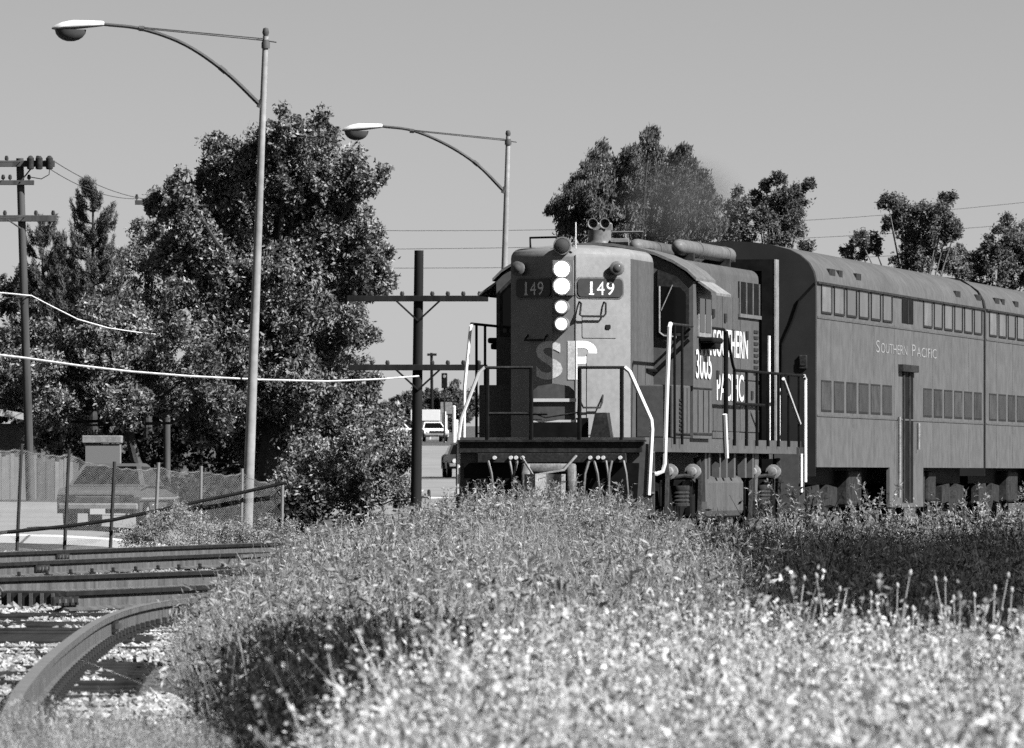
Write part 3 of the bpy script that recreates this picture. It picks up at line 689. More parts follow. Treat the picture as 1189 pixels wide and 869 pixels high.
def rail_thing(label, pts, joints=(), group='rails of the tracks on the left', sgn=1, dark_head=True):
    o = thing('rail', label, 'rail', (0, 0, 0), 0, group)
    r_ = sweep_rail(pts, 'rail_bar', None, o)
    b = MB(); 
    for i in range(0, len(pts) - 1):
        a, c = pts[i], pts[i + 1]; t = (c - a).normalized(); n = Vector((t.y, -t.x, 0))
        b.add([a + n * -.034 + Vector((0, 0, .002)), a + n * .034 + Vector((0, 0, .002)), c + n * .034 + Vector((0, 0, .002)), c + n * -.034 + Vector((0, 0, .002))], [(0, 1, 2, 3)])
    b.build('running_surface', M_RAILTOP, r_)
    if dark_head:  # dark sleeve over the rail head
        rings = []
        for i, p in enumerate(pts):
            t = (pts[min(i + 1, len(pts) - 1)] - pts[max(i - 1, 0)]).normalized(); n = Vector((t.y, -t.x, 0)).normalized()
            rings.append([p + n * a_ + Vector((0, 0, z)) for a_, z in ((-.038, -.004), (-.038, -.045), (.040, -.045), (.040, -.004))])
        MB().loft(rings).build('rail_head', mat('dark_rail_head', 0.022, 0.6, 0.4, 5.0), o)
    for k in joints: joint(pts, k, o, sgn)
    return o
def ext(pts, a, b_):                                          # lengthen at both ends
    pts = [Vector(p) for p in pts]
    return [pts[0] + (pts[0] - pts[1]).normalized() * a] + pts + [pts[-1] + (pts[-1] - pts[-2]).normalized() * b_]
r1 = spline(ext([on_rail(-5, 641.5), on_rail(150, 636), on_rail(330, 629.5)], 12, 20))
r2 = spline(ext([on_rail(-5, 653.5), on_rail(150, 647), on_rail(300, 641)], 12, 14))
r3 = spline(ext([on_rail(-5, 670.5), on_rail(110, 667), on_rail(280, 661)], 12, 10))
r4 = spline(ext([on_rail(84, 686), on_rail(170, 682.5), on_rail(260, 678)], .3, 10))
r5 = spline([on_rail(-30, 912), on_rail(8, 835), on_rail(28, 795), on_rail(70, 752), on_rail(120, 718), on_rail(168, 702.5), on_rail(225, 694.5), on_rail(290, 688), on_rail(350, 682)], 64)
def spikes(o, pts, step, off):
    me = None; acc = 0
    for i in range(len(pts) - 1):
        a, c = pts[i], pts[i + 1]; acc += (c - a).length
        if acc < step: continue
        acc = 0; t = (c - a).normalized(); p = a + Vector((t.y, -t.x, 0)) * off
        if me is None: k = MB().box(-.02, .02, -.02, .02, -.16, -.115, .006).box(-.05, .05, -.09, .09, -.178, -.16).build('rail_spike', M_SOOT, o); me = k.data
        else: k = bpy.data.objects.new('rail_spike', me); COL.objects.link(k); k.parent = o
        k.location = p; k.rotation_euler = (0, 0, math.atan2(t.y, t.x) + R(90))
rail_thing('farthest straight rail, just in front of the chain link fence', r1, (16,))
spikes(rail_thing('straight rail second from the fence, with a bolted joint at left', r2, (14,)), r2, .9, .085)
rail_thing('third straight rail from the fence, rust streaks on its web', r3, ())
rail_thing('short dark rail that starts at a joint left of the weeds', r4, (1,))
spikes(rail_thing('curved rail sweeping from the bottom left corner into the weeds', r5, (38, 52), dark_head=False), spline(r5[::4], 260), .56, .085)
q = P(48, 712, 84); t = thing('switch_machine', 'low dark ribbed switch machine beside the near straight rail at the left edge', 'switch machine', (q.x, q.y, -.24), R(-8))
MB().box(-.36, .30, -.12, .14, .02, .19, .015).build('body', M_SOOT, t); MB().box(-.46, .46, -.2, .2, 0, .02).build('base_plate', M_TIE, t)
for k_ in range(6): MB().box(-.30 + k_ * .105, -.27 + k_ * .105, -.14, -.12, .03, .17).build('rib', M_RAIL, t)
MB().tube([(.30, -.05, .08), (.62, -.08, .08)], .022, 8).build('throw_rod', M_RAIL, t, smooth=True)
MB().tube([(-.40, -.1, .02), (-.42, -.1, .18), (-.39, -.1, .24), (-.35, -.1, .18), (-.34, -.1, .02)], .018, 7).build('handle', M_RAIL, t, smooth=True)
tg = 'old sleepers under the left tracks'
def sleepers(pts, step, off, L_, n_max, label, drop=.18):
    acc = 0; k = 0; proto = None
    for i in range(len(pts) - 1):
        a, c = pts[i], pts[i + 1]; seg = (c - a).length; acc += seg
        if acc < step: continue
        acc = 0; t = (c - a).normalized(); n = Vector((t.y, -t.x, 0)); k += 1
        if k > n_max: break
        p = a + n * off; ang = math.atan2(n.y, n.x) + random.uniform(-.04, .04)
        if proto is None:
            proto = MB().box(-L_ / 2, L_ / 2, -.11, .11, -.17, 0, .012).build('sleeper', M_TIE); o = proto
        else: o = proto.copy(); COL.objects.link(o)
        o.location = (p.x, p.y, -drop + random.uniform(-.02, .012)); o.rotation_euler = (0, 0, ang)
        tag(o, label, 'railway sleeper', tg)
sleepers(spline(r5[::4], 260), .56, -.75, 2.5, 90, 'dark weathered wooden sleeper in the pale ballast by the curved rail')
sleepers(r3, .62, .5, 2.4, 18, 'dark wooden sleeper with its end showing under the near straight rail')
# ballast: angular stones in patches
rng = np.random.default_rng(3)
def vnoise(x, y, s, seed=0):
    r_ = np.random.default_rng(seed); g_ = r_.random((64, 64)); u, v = (x / s) % 63, (y / s) % 63
    i, j = np.floor(u).astype(int), np.floor(v).astype(int); a, b_ = u - i, v - j; a, b_ = a * a * (3 - 2 * a), b_ * b_ * (3 - 2 * b_)
    return (g_[i, j] * (1 - a) + g_[(i + 1) % 64, j] * a) * (1 - b_) + (g_[i, (j + 1) % 64] * (1 - a) + g_[(i + 1) % 64, (j + 1) % 64] * a) * b_
def stones(n, fx, D0, D1, smin, smax, name, m, keep):
    D = rng.uniform(D0, D1, n); px = rng.uniform(*fx, n); X = (px - CX) / F * D
    k = keep(X, D, px); X, D = X[k], D[k]; n = len(X)
    s = rng.uniform(smin, smax, n)
    base = np.array([[1, 0, 0], [-1, 0, 0], [0, 1, 0], [0, -1, 0], [0, 0, 1], [0, 0, -1]], float)
    tri = np.array([[0, 2, 4], [2, 1, 4], [1, 3, 4], [3, 0, 4], [2, 0, 5], [1, 2, 5], [3, 1, 5], [0, 3, 5]])
    q = rng.normal(size=(n, 3, 3)); q, _ = np.linalg.qr(q)
    v = base[None] * (1 + rng.uniform(-.35, .25, (n, 6, 1))) @ q
    v = v * s[:, None, None] * np.array([1, 1, .8]); v += np.stack([X, D, ground_z(X, D) + s * .35 + .02], 1)[:, None]
    return quads(name, v[:, tri].reshape(-1, 3, 3), m, None, 3)
def bkeep(X, D, px):
    patch = vnoise(X * 3 + 40, D, 3.2, 5) + .25 * vnoise(X * 4, D, .9, 6)
    return (patch + .16 * sm(165, 190, px) > .58) & (px < 345)
o = stones(26000, (-40, 345), 34, 82, .014, .042, 'ballast_stones', M_ROCK, bkeep); tag(o, 'pale broken ballast stones between the left rails', 'ballast', None, 'stuff')
o = stones(5000, (-40, 345), 82, 145, .03, .055, 'ballast_stones', mat('dull_ballast', .26, .9, .4, 3.0, spots=.3), lambda X, D, px: px < 345); tag(o, 'dull ballast bed under the far left rails', 'ballast', None, 'stuff')

# ------------------------------------------------------------------ street lamps
def lamp_parts(t, H):
    s = 1.0
    MB().tube([(0, 0, -.1), (.0, 0, H * .35), (.14, 0, H * .985)], [.115, .095, .062], 14).build('pole', M_LPOLE, t, smooth=True)
    MB().lathe([(.062, H * .965), (.075, H * .965), (.075, H * .972), (.055, H * .985), (.055, H * .99), (.065, H * .995), (.05, H), (.01, H + .012)], (.14, 0, 0), 'z', 12).build('finial', M_LARM, t, smooth=True)
    return t
def street_lamp(px, pyb, pyt, pxt, D, label, arm):
    base = P(px, 0, D); zb = float(ground_z(base.x, D)); top = P(pxt, pyt, D); H = top.z - zb
    t = thing('street_lamp', label, 'street lamp', (base.x, D, zb), 0, 'tall street lamps beyond the tracks')
    dx = top.x - base.x
    def L(p): w = P(p[0], p[1], D); return Vector((w.x - base.x, 0, w.z - zb))
    pole = MB().tube([(-dx * .08, 0, -.15), (dx * .30, 0, H * .35), (dx, 0, H * .985)], [.118, .098, .058], 14).build('pole', M_LPOLE, t, smooth=True)
    MB().lathe([(.058, H * .962), (.085, H * .962), (.085, H * .972), (.05, H * .98), (.05, H * .986), (.07, H * .992), (.05, H), (.01, H + .012)], (dx, 0, 0), 'z', 12).build('finial', M_LARM, pole, smooth=True)
    pts = spline([L(p) for p in arm['curve']], 20)
    a = MB().tube(pts, [.034 + .012 * i / len(pts) for i in range(len(pts))], 8); k = len(pts)
    a.tube([pts[-1] + Vector((-.02, 0, -.06)), pts[-1] + Vector((0.05, 0, .1))], .06, 8); q = pts[int(k * .72)]; a.tube([q - (pts[int(k * .72) + 1] - q), q], .055, 8)
    am = a.build('arm', M_LARM, t, smooth=True)
    b = MB(); s0, s1 = L(arm['stay'][0]), L(arm['stay'][1])
    b.tube([s0 + Vector((0, .03, 0)), s1 + Vector((0, .05, 0))], .012, 5).tube([s0 + Vector((0, -.03, .02)), s1 + Vector((0, -.05, .03))], .012, 5).tube([s1, s1 + Vector((.26, 0, -.04))], .014, 5).tube([s0 + Vector((-.05, 0, 0)), s0 + Vector((.06, 0, -.01))], .055, 8); b.build('stay_rod', M_LARM, t)
    e, tip = L(arm['curve'][0]), L(arm['tip']); ln = (tip - e).length; ax = (tip - e).normalized()
    rings = []; nn = 16
    for f, w, h, z in ((0, .05, .05, 0), (.03, .075, .07, 0), (.3, .115, .10, -.01), (.6, .155, .125, -.02), (.8, .15, .105, -.035), (.93, .10, .07, -.05), (1, .02, .02, -.06)):
        c = e + ax * ln * f + Vector((0, 0, z)); rings.append([(c.x, math.cos(2 * math.pi * j / nn) * w, c.z + math.sin(2 * math.pi * j / nn) * h * (1 if math.sin(2 * math.pi * j / nn) > 0 else .55)) for j in range(nn)])
    h = MB().loft(rings).build('lamp_head', M_LHEAD, t, smooth=True)
    c = e + ax * ln * .64 + Vector((0, 0, -.09)); rings = []
    for f in (0, .35, .65, .85, .97): rings.append([(c.x + math.cos(2 * math.pi * j / nn) * ln * .30 * math.sqrt(1 - f * f), c.y + math.sin(2 * math.pi * j / nn) * .14 * math.sqrt(1 - f * f), c.z - f * .24) for j in range(nn)])
    MB().loft(rings).build('lens', M_LENS, h, smooth=True)
    return t
street_lamp(287, 600, 33, 308.5, 180, 'taller looking street lamp in front of the big tree, head over the pines',
    dict(curve=[(121, 28.5), (165, 34), (215, 52), (262, 84), (302, 122)], stay=[(164, 33), (306, 47)], tip=(60, 30)))
street_lamp(579, 585, 152, 590, 228, 'street lamp rising behind the locomotive, head beside the big tree',
    dict(curve=[(444, 147), (480, 152), (520, 169), (555, 192), (585, 222)], stay=[(478, 152), (588, 163.5)], tip=(397, 149)))

# ------------------------------------------------------------------ utility poles and wires
def arm_parts(t, L, x0, x1, y, thick, m, pins=(), name='crossarm', yoff=-.14, pinh=.16):
    a, c = L(x0, y), L(x1, y)
    ar = MB().box(min(a.x, c.x), max(a.x, c.x), yoff - .05, yoff + .05, a.z - thick / 2, a.z + thick / 2, .01).build(name, m, t)
    b = MB()
    for px in pins:
        q = L(px, y); b.lathe([(.018, a.z), (.018, a.z + pinh * .4), (.045, a.z + pinh * .45), (.05, a.z + pinh * .7), (.03, a.z + pinh)], (q.x, yoff, 0), 'z', 8)
    if pins: b.build('insulator', M_INSUL, ar, smooth=True)
    return ar
def pole(label, px, pxt, pyt, D, r, m, group='wooden line poles'):
    base = P(px, 0, D); zb = float(ground_z(base.x, D)); top = P(pxt, pyt, D)
    t = thing('utility_pole', label, 'utility pole', (base.x, D, zb), 0, group)
    def L(x, y): w = P(x, y, D); return Vector((w.x - base.x, 0, w.z - zb))
    tp = L(pxt, pyt)
    MB().tube([(-tp.x * .02, 0, -.2), tp * .5, tp], [r * 1.12, r, r * .9], 14).build('pole_shaft', m, t, smooth=True)
    return t, L
t, L = pole('dark trackside telegraph pole with two crossarms, left of the locomotive', 482.5, 486.5, 291, 198, .115, M_POLE)
for y, x0, x1, pins in ((347, 403, 567, (412, 431, 449, 467, 502, 520, 538, 557)), (427, 405, 566, (414, 432, 450, 502, 520, 538, 556))):
    arm_parts(t, L, x0, x1, y, .13, M_POLE, pins)
    b = MB()
    for s in (-1, 1):
        c = L(485.5, y + 26); e = L(485.5 + s * 26, y + 2); b.tube([c + Vector((0, -.13, 0)), e + Vector((0, -.2, 0))], .022, 5)
    b.build('arm_brace', M_POLE, t)
t, L = pole('tall weathered utility pole with three crossarms at the far left', 35.5, 23, 184, 224, .105, M_POLE2)
for y, x0, x1, th, pins in ((190.5, -18, 64, .16, (-8, 8, 36, 44, 58)), (212.5, -2, 40, .12, (4, 12, 34)), (254, -20, 66, .16, (-10, 6, 42, 62))):
    arm_parts(t, L, x0, x1, y, th, M_POLE2, pins, pinh=.2)
b = MB()
for x in (36, 46, 58): q = L(x, 190); b.lathe([(.05, q.z - .16), (.09, q.z - .14), (.09, q.z + .12), (.04, q.z + .18)], (q.x, -.25, 0), 'z', 10)
b.build('cutout_switch', M_SOOT, t, smooth=True)
b = MB().tube([L(24, 212) + Vector((0, -.2, 0)), L(40, 192) + Vector((0, -.2, 0))], .02, 5).tube([L(25, 266) + Vector((0, -.2, 0)), L(10, 256) + Vector((0, -.2, 0))], .02, 5); b.build('arm_brace', M_POLE2, t)
b = MB().tube([L(58, 192), L(57, 203), L(48, 208), L(36, 206)], .012, 5); b.build('jumper_wire', M_WIRE, t)
t, L = pole('thin utility pole with one crossarm and a pale transformer, half hidden in trees', 194, 192.5, 230, 272, .10, M_POLE2)
arm_parts(t, L, 157, 200, 235.5, .14, M_POLE2, (159, 192), pinh=.25)
q = L(193.5, 271); MB().lathe([(.08, q.z - .26), (.16, q.z - .22), (.16, q.z + .2), (.09, q.z + .26)], (q.x, -.22, 0), 'z', 14).build('transformer', M_WHITE, t, smooth=True)
t, L = pole('tiny distant pole with a crossarm above the far street', 502, 501, 410, 740, .13, M_POLE)
arm_parts(t, L, 496, 507, 412, .2, M_POLE, ())
def wire(label, pts, r, m, name='overhead_wire', group='overhead wires', sag=0.0):
    b = MB(); b.tube(pts, r, 5)
    o = b.build(name, m, None, smooth=True); return tag(o, label, 'wire', group)
def span(p0, p1, sag, n=14): return [Vector(p0).lerp(Vector(p1), i / n) - Vector((0, 0, 4 * sag * (i / n) * (1 - i / n))) for i in range(n + 1)]
for px0, y0, px1, y1, nm in ((158, 262, 1300, 222, 'topmost'), (150, 288, 1300, 250, 'middle'), (150, 308, 1300, 278, 'lowest')):
    wire(f'{nm} of the thin wires crossing the sky between the big tree and the locomotive', span(P(px0, y0, 300), P(px1, y1, 420), .8 if nm == 'topmost' else .55), .011, M_WIRE)
for (x0, y0), (x1, y1), nm in (((44, 187), (159, 231), 'upper'), ((62, 187), (192, 233), 'lower')):
    wire(f'{nm} thin wire from the far left pole down to the pale transformer pole', span(P(x0, y0, 224), P(x1, y1, 272), .25), .010, M_WIRE)
for y0, y1, nm in ((176, 188, 'highest'), (246, 252, 'middle'), (343, 344, 'lowest')):
    wire(f'{nm} thin wire leaving the far left pole through the left edge', span(P(-160, y0, 205), P(24 + (y0 - 180) * .07, y1, 223.8), .1), .011, M_WIRE)
wire('bright pale service cable drooping from the far left pole into the leaves', [P(-30, 338, 214), P(10, 341, 220), P(29, 343, 223.7), P(36, 343.5, 224), P(60, 356, 224), P(90, 371, 224.5), P(125, 381, 225), P(145, 384, 227.5), P(162, 386.5, 231), P(185, 389, 236)], .019, M_CABLE, 'service_cable', 'pale cables')
wire('long bright pale cable sagging from the left edge to the telegraph pole', [P(-30, 409, 150), P(30, 416, 156), P(90, 424.5, 162), P(150, 431.5, 168), P(220, 437, 175), P(300, 441, 182), P(380, 443, 190), P(440, 440.5, 195), P(486, 437, 197.8)], .02, M_CABLE, 'service_cable', 'pale cables')

# ------------------------------------------------------------------ chain-link fence
fx = [-30, 25, 80, 133, 184, 233.5, 281, 328]; ft_ = [516, 520, 526, 540, 541, 545, 548, 562]
fD = [158 + (x - 25) / 303 * 11 for x in fx]
fence = thing('chain_link_fence', 'sagging chain link fence between the tracks and the street', 'fence', P(80, 0, 161).to_2d().to_3d())
fo = fence.location.copy()
tops = [P(x, y, D) for x, y, D in zip(fx, ft_, fD)]
bots = [Vector((p.x - .09 if i < 5 else p.x - .03, p.y, float(ground_z(p.x, p.y)))) for i, p in enumerate(tops)]
for i in range(len(fx)):
    b = MB().tube([bots[i] - fo + Vector((0, 0, -.2)), tops[i] - fo + Vector((0, 0, .06))], .032, 8)
    b.build('post', M_POSTD if i < 4 else M_GALV, fence, smooth=True)
def fpt(s, h):                                                # s along in panels, h 0..1 up
    i = min(int(s), len(fx) - 2); f = s - i
    t_, b_ = tops[i].lerp(tops[i + 1], f), bots[i].lerp(bots[i + 1], f)
    t_ = t_ + Vector((0, 0, .008 * math.sin(s * 9.7) + .010 * math.sin(s * 23.1 + 1) - .05 * math.sin(math.pi * f) - .02))
    return b_.lerp(t_, h) - fo + Vector((0, .05 + .03 * math.sin(s * 5), 0))
b = MB(); NS = 24; npan = len(fx) - 1
seg = 6
for k in range(-26, NS * npan + 26):
    for d in (1, -1):
        pts = []
        for j in range(seg + 1):
            h = j / seg; s = (k + d * 48 * (h - .5)) / NS
            if 0 <= s <= npan: pts.append(fpt(s, h))
        if len(pts) > 1: b.tube(pts, .0018, 3, cap=False)
b.tube([fpt(s, .985) for s in np.linspace(0, npan, 140)], .006, 4)
b.build('mesh_fabric', M_GALV, fence)
wire('thick dark cable slung up along the chain link fence', [P(-20, 621, 157.3), P(40, 615, 158), P(80, 611, 159.2), P(130, 604, 161), P(183, 593, 163.3), P(233, 582, 165.2), P(281, 572, 166.8), P(330, 561, 168.4)], .035, M_BLACK, 'sagging_cable', 'fence cable')

# ------------------------------------------------------------------ cars
def sedan(label, loc, rz, m, group, lit=False):
    t = thing('parked_car', label, 'car', loc, rz, group)     # front towards -y
    L, W = 4.7, .88
    side = [(-2.3, .35), (-2.33, .62), (-2.25, .80), (-1.0, .92), (1.15, .95), (2.2, .86), (2.36, .70), (2.33, .36)]
    rings = []
    for x, q in ((-W * .93, .97), (-W, 1), (-W, 1), (W, 1), (W, 1), (W * .93, .97)): rings.append([(x, y * q, .6 + (z - .6) * (.9 if q < 1 else 1)) for y, z in side])
    rings[1] = [(-W, y, z) for y, z in side]; rings[4] = [(W, y, z) for y, z in side]
    body = MB().loft([rings[0], rings[1], rings[4], rings[5]]).build('body', m, t)
    lo = [(-W * .93, -.95, .92), (W * .93, -.95, .92), (W * .93, 1.45, .94), (-W * .93, 1.45, .94)]
    hi = [(-W * .70, -.25, 1.36), (W * .70, -.25, 1.36), (W * .70, .85, 1.37), (-W * .70, .85, 1.37)]
    hi2 = [(x * .9, y * .9 + .03, 1.41) for x, y, z in hi]
    cabn = MB().loft([lo, hi, hi2]).build('cabin', m, t)
    def pane(a, b_, c, d, i=.12):
        q = [Vector(v) for v in (a, b_, c, d)]; ce = sum(q, Vector()) / 4; n = (q[1] - q[0]).cross(q[2] - q[0]).normalized()
        if n.dot(ce - Vector((0, .3, 1.0))) < 0: n = -n
        MB().add([p.lerp(ce, i) + n * .006 for p in q], [(0, 1, 2, 3)]).build('window', M_GLASS, cabn)
    pane(lo[0], lo[1], hi[1], hi[0]); pane(lo[2], lo[3], hi[3], hi[2]); pane(lo[1], lo[2], hi[2], hi[1]); pane(lo[3], lo[0], hi[0], hi[3])
    for y, z, nm in ((-2.36, .50, 'front_bumper'), (2.38, .50, 'rear_bumper')):
        MB().box(-W * .96, W * .96, y - .05, y + .05, z - .07, z + .07, .03).build(nm, M_STEEL, t)
    for s in (-1, 1):
        MB().lathe([(.09, -2.36), (.085, -2.30)], (s * .62, 0, .68), 'y', 12).build('headlight', M_WHITE if not lit else M_LHEAD, t)
        MB().box(s * .62 - .14, s * .62 + .14, 2.33, 2.37, .64, .74).build('tail_light', M_SOOT, t)
        for y in (-1.42, 1.4):
            wmb = MB().lathe([(.2, s * (W - .2)), (.31, s * (W - .2)), (.32, s * (W - .12)), (.31, s * W), (.2, s * W)], (0, y, .31), 'x', 18).build('tyre', M_BLACK, t, smooth=True)
            MB().lathe([(.2, s * (W - .1)), (.19, s * (W + .005)), (.06, s * (W + .01))], (0, y, .31), 'x', 14).build('rim', M_STEEL, wmb, smooth=True)
    MB().box(-.16, .16, 2.43, 2.45, .34, .46).build('licence_plate', M_WHITE, t)
    MB().box(-.5, .5, -2.36, -2.31, .60, .76).build('grille', M_SOOT, t)
    b = MB()
    for s in (-1, 1): b.box(*sorted((s * W, s * (W + .012))), -2.1, 2.2, .66, .69)
    b.box(-W * .9, W * .9, 2.34, 2.37, .80, .83)
    b.build('chrome_strip', M_STEEL, body)
    return t
q = P(138, 612, 190); sedan('dark sedan seen from behind through the chain link fence', (q.x, q.y, float(ground_z(q.x, q.y)) + .01), R(172), mat('dark_car_paint', .10, .4, .1, 1.0), 'cars on the streets')
q = P(541, 556, 372); sedan('dark car facing the camera on the far street beside the locomotive', (q.x, q.y, float(ground_z(q.x, q.y)) + .03), R(4), mat('darker_car_paint', .05, .3, .1, 1.0), 'cars on the streets')
q = P(502, 520, 640); sedan('white car far down the street right of the telegraph pole', (q.x, q.y, float(ground_z(q.x, q.y)) + .03), R(8), M_WHITE, 'cars on the streets')
q = P(458, 520, 660); sedan('white car far down the street left of the telegraph pole', (q.x, q.y, float(ground_z(q.x, q.y)) + .03), R(20), M_WHITE, 'cars on the streets')

# ------------------------------------------------------------------ far street furniture and small buildings
def at(px, D): x = (px - CX) / F * D; return Vector((x, D, float(ground_z(x, D))))
q = at(495, 700); t = thing('service_station', 'pale flat roofed service station with a white fascia at the far end of the street', 'building', q)
s_ = 700 / F
MB().box(-1.1, 1.2, 0, 4, 0, 2.2).build('wall', mat('station_wall', .35, .8), t)
MB().box(-18 * s_, 16 * s_, -1.4, 4.2, (HY - 489) * s_ + EYE - q.z, (HY - 476) * s_ + EYE - q.z, .02).build('fascia', M_WHITE, t)
b = MB()
for x in (-16, -5, 4, 14): b.box(x * s_, x * s_ + .12, -1.3, -1.15, 0, (HY - 488) * s_ + EYE - q.z)
b.build('canopy_post', M_WHITE, t)
b = MB().box(-.8, -.1, -.02, 0, .5, 1.6).box(.3, .9, -.02, 0, .5, 1.6); b.build('window', M_GLASS, t)
q = at(519, 680); t = thing('shop_sign', 'grey boxed sign on a post right of the service station', 'sign', q)
MB().box(-.05, .05, -.05, .05, 0, 2.4).build('post', M_WHITE, t); MB().box(-.5, .4, -.1, .1, 2.0, 2.9, .02).build('sign_box', M_STEEL, t)
for px, D, h, lb in ((527, 630, 2.6, 'short white bollard nearest the locomotive rail on the far street'), (516, 640, 2.2, 'short white bollard under the grey boxed sign'), (530, 650, 1.6, 'low white bollard half behind the locomotive rail')):
    q = at(px, D); o = MB().tube([q, q + Vector((0, 0, h * .98)), q + Vector((0, 0, h))], [.13, .13, .06], 8).build('bollard', M_WHITE, smooth=True); tag(o, lb, 'bollard', 'white bollards on the far street')
for px, lb in ((498, 'dark barrier post beside the base of the telegraph pole'), (529.5, 'dark barrier post next to the white locomotive rail')):
    q = at(px, 262); q.z = P(px, 586, 262).z - .3; o = MB().tube([q, q + Vector((0, 0, .7)), q + Vector((0, 0, .74))], [.05, .05, .02], 8).build('barrier_post', M_SOOT, smooth=True); tag(o, lb, 'post', 'barrier posts at the street end')
q = P(511, 580, 263); o = MB().box(q.x - .32, q.x + .32, q.y, q.y + .3, q.z - .5, q.z + .07, .04).build('concrete_block', M_WHITE); tag(o, 'low white concrete block between the two barrier posts', 'block')
q = P(516, 441, 620); t = thing('traffic_signal', 'small dark traffic signal over the far street', 'traffic signal', (q.x, 620, float(ground_z(q.x, 620))))
h = q.z - t.location.z; MB().tube([(0, 0, 0), (0, 0, h)], .06, 8).build('post', M_SOOT, t); sg = MB().box(-.2, .2, -.2, .1, h - .6, h + .45, .03).build('signal_box', M_BLACK, t)
MB().lathe([(.1, -.24), (.12, -.2)], (0, 0, h + .22), 'y', 10).build('lens', M_STEEL, sg)
# house, wooden fence, brick pier on the left
q = at(5, 262); t = thing('low_house', 'low house with a pale sloping roof edge behind the far left pole', 'house', q)
sx_ = 262 / F
MB().box(-3.0, .95, 0, 5, 0, (HY - 492) * sx_ + EYE - q.z).build('wall', mat('house_wall', .12, .9), t)
z0 = (HY - 473) * sx_ + EYE - q.z
b = MB().prism([(-3.4, z0 + .45), (1.15, z0 - .28), (1.15, z0 - .46), (-3.4, z0 + .27)], 'y', -.5, 5.5); b.build('roof', mat('pale_fascia', .5, .8), t)
b = MB().box(-1.6, -.7, -.03, 0, 1.0, 2.0); b.build('window', M_GLASS, t)
q = at(35, 226); t = thing('board_fence', 'pale vertical board fence beyond the street at the left edge', 'fence', q)
b = MB(); k = 226 / F; b2 = MB()
for i, px in enumerate(np.arange(-40, 80, 5.2)):
    x = (px - 35) * k; hh = 1.12 + .05 * math.sin(i * 2.1) - (.0 if i < 16 else .12)
    (b if not 16 <= i <= 19 else b2).box(x, x + 5.0 * k, -.02 + .008 * (i % 2), .0 + .008 * (i % 2), .0, hh)
b.build('board', mat('pale_boards', .30, .9, .3, 3.0, streak=True), t); b2.build('dark_board', mat('grey_boards', .15, .9, .3, 3.0, streak=True), t)
MB().box((-40 - 35) * k, (80 - 35) * k, .012, .06, .8, .9).build('rail', M_POLE2, t)
q = at(120, 236); t = thing('brick_pier', 'square pale brick pier with a flat cap left of the dark trees', 'pier', q)
k = 236 / F; ztop = (HY - 506) * k + EYE - q.z
bm_ = bpy.data.materials.new('pier_brick'); bm_.use_nodes = True; n_ = bm_.node_tree.nodes; br = n_.new('ShaderNodeTexBrick'); br.inputs['Scale'].default_value = 5
br.inputs['Color1'].default_value = (.30, .30, .30, 1); br.inputs['Color2'].default_value = (.38, .38, .38, 1); br.inputs['Mortar'].default_value = (.2, .2, .2, 1)
bm_.node_tree.links.new(br.outputs[0], n_['Principled BSDF'].inputs[0])
MB().box(-20 * k, 20 * k, -.4, .4, 0, ztop - .22).build('shaft', bm_, t); MB().box(-24 * k, 22 * k, -.45, .45, ztop - .20, ztop, .02).build('cap', M_STEEL, t)

# ------------------------------------------------------------------ trees
def leaf_quads(pts, size, rng_, asp=.45, axis=None, jit=1.0):
    n = len(pts); a = rng_.normal(size=(n, 3))
    if axis is not None: a = a * jit + np.asarray(axis)
    a /= np.linalg.norm(a, axis=1)[:, None]
    c = rng_.normal(size=(n, 3)); b_ = np.cross(a, c); b_ /= np.linalg.norm(b_, axis=1)[:, None] + 1e-9
    s = size * rng_.uniform(.6, 1.35, (n, 1)); u = a * s; w = b_ * s * asp
    return np.stack([pts - u * .5, pts - u * .05 + w * .5, pts + u * .55, pts - u * .05 - w * .5], 1)
def crown_points(lobes, dens, rng_, clump=.30, flat=.75):
    out = []
    for (cx, cy, cz, r, ry) in lobes:
        nc = max(9, int(66 * (r / .8) ** 1.9)); d = rng_.normal(size=(nc, 3)); d /= np.linalg.norm(d, axis=1)[:, None]
        rad = r * rng_.uniform(.55, 1.0, nc) ** .7
        cc = np.stack([cx + d[:, 0] * rad, cy + d[:, 1] * rad * ry, cz + d[:, 2] * rad * .92], 1)
        for c in cc:
            m_ = int(dens * rng_.uniform(.4, 1.4)); rr = (r * clump * .4 + .16) * rng_.uniform(.6, 1.3)
            e = rng_.normal(size=(m_, 3)); e /= np.linalg.norm(e, axis=1)[:, None] + 1e-9
            out.append(c + (e * (rr * rng_.uniform(.12, 1.15, (m_, 1)) ** .8)) @ (np.diag([1.25, 1.0, flat * .8]) @ np.linalg.qr(rng_.normal(size=(3, 3)))[0]))
    return np.concatenate(out)
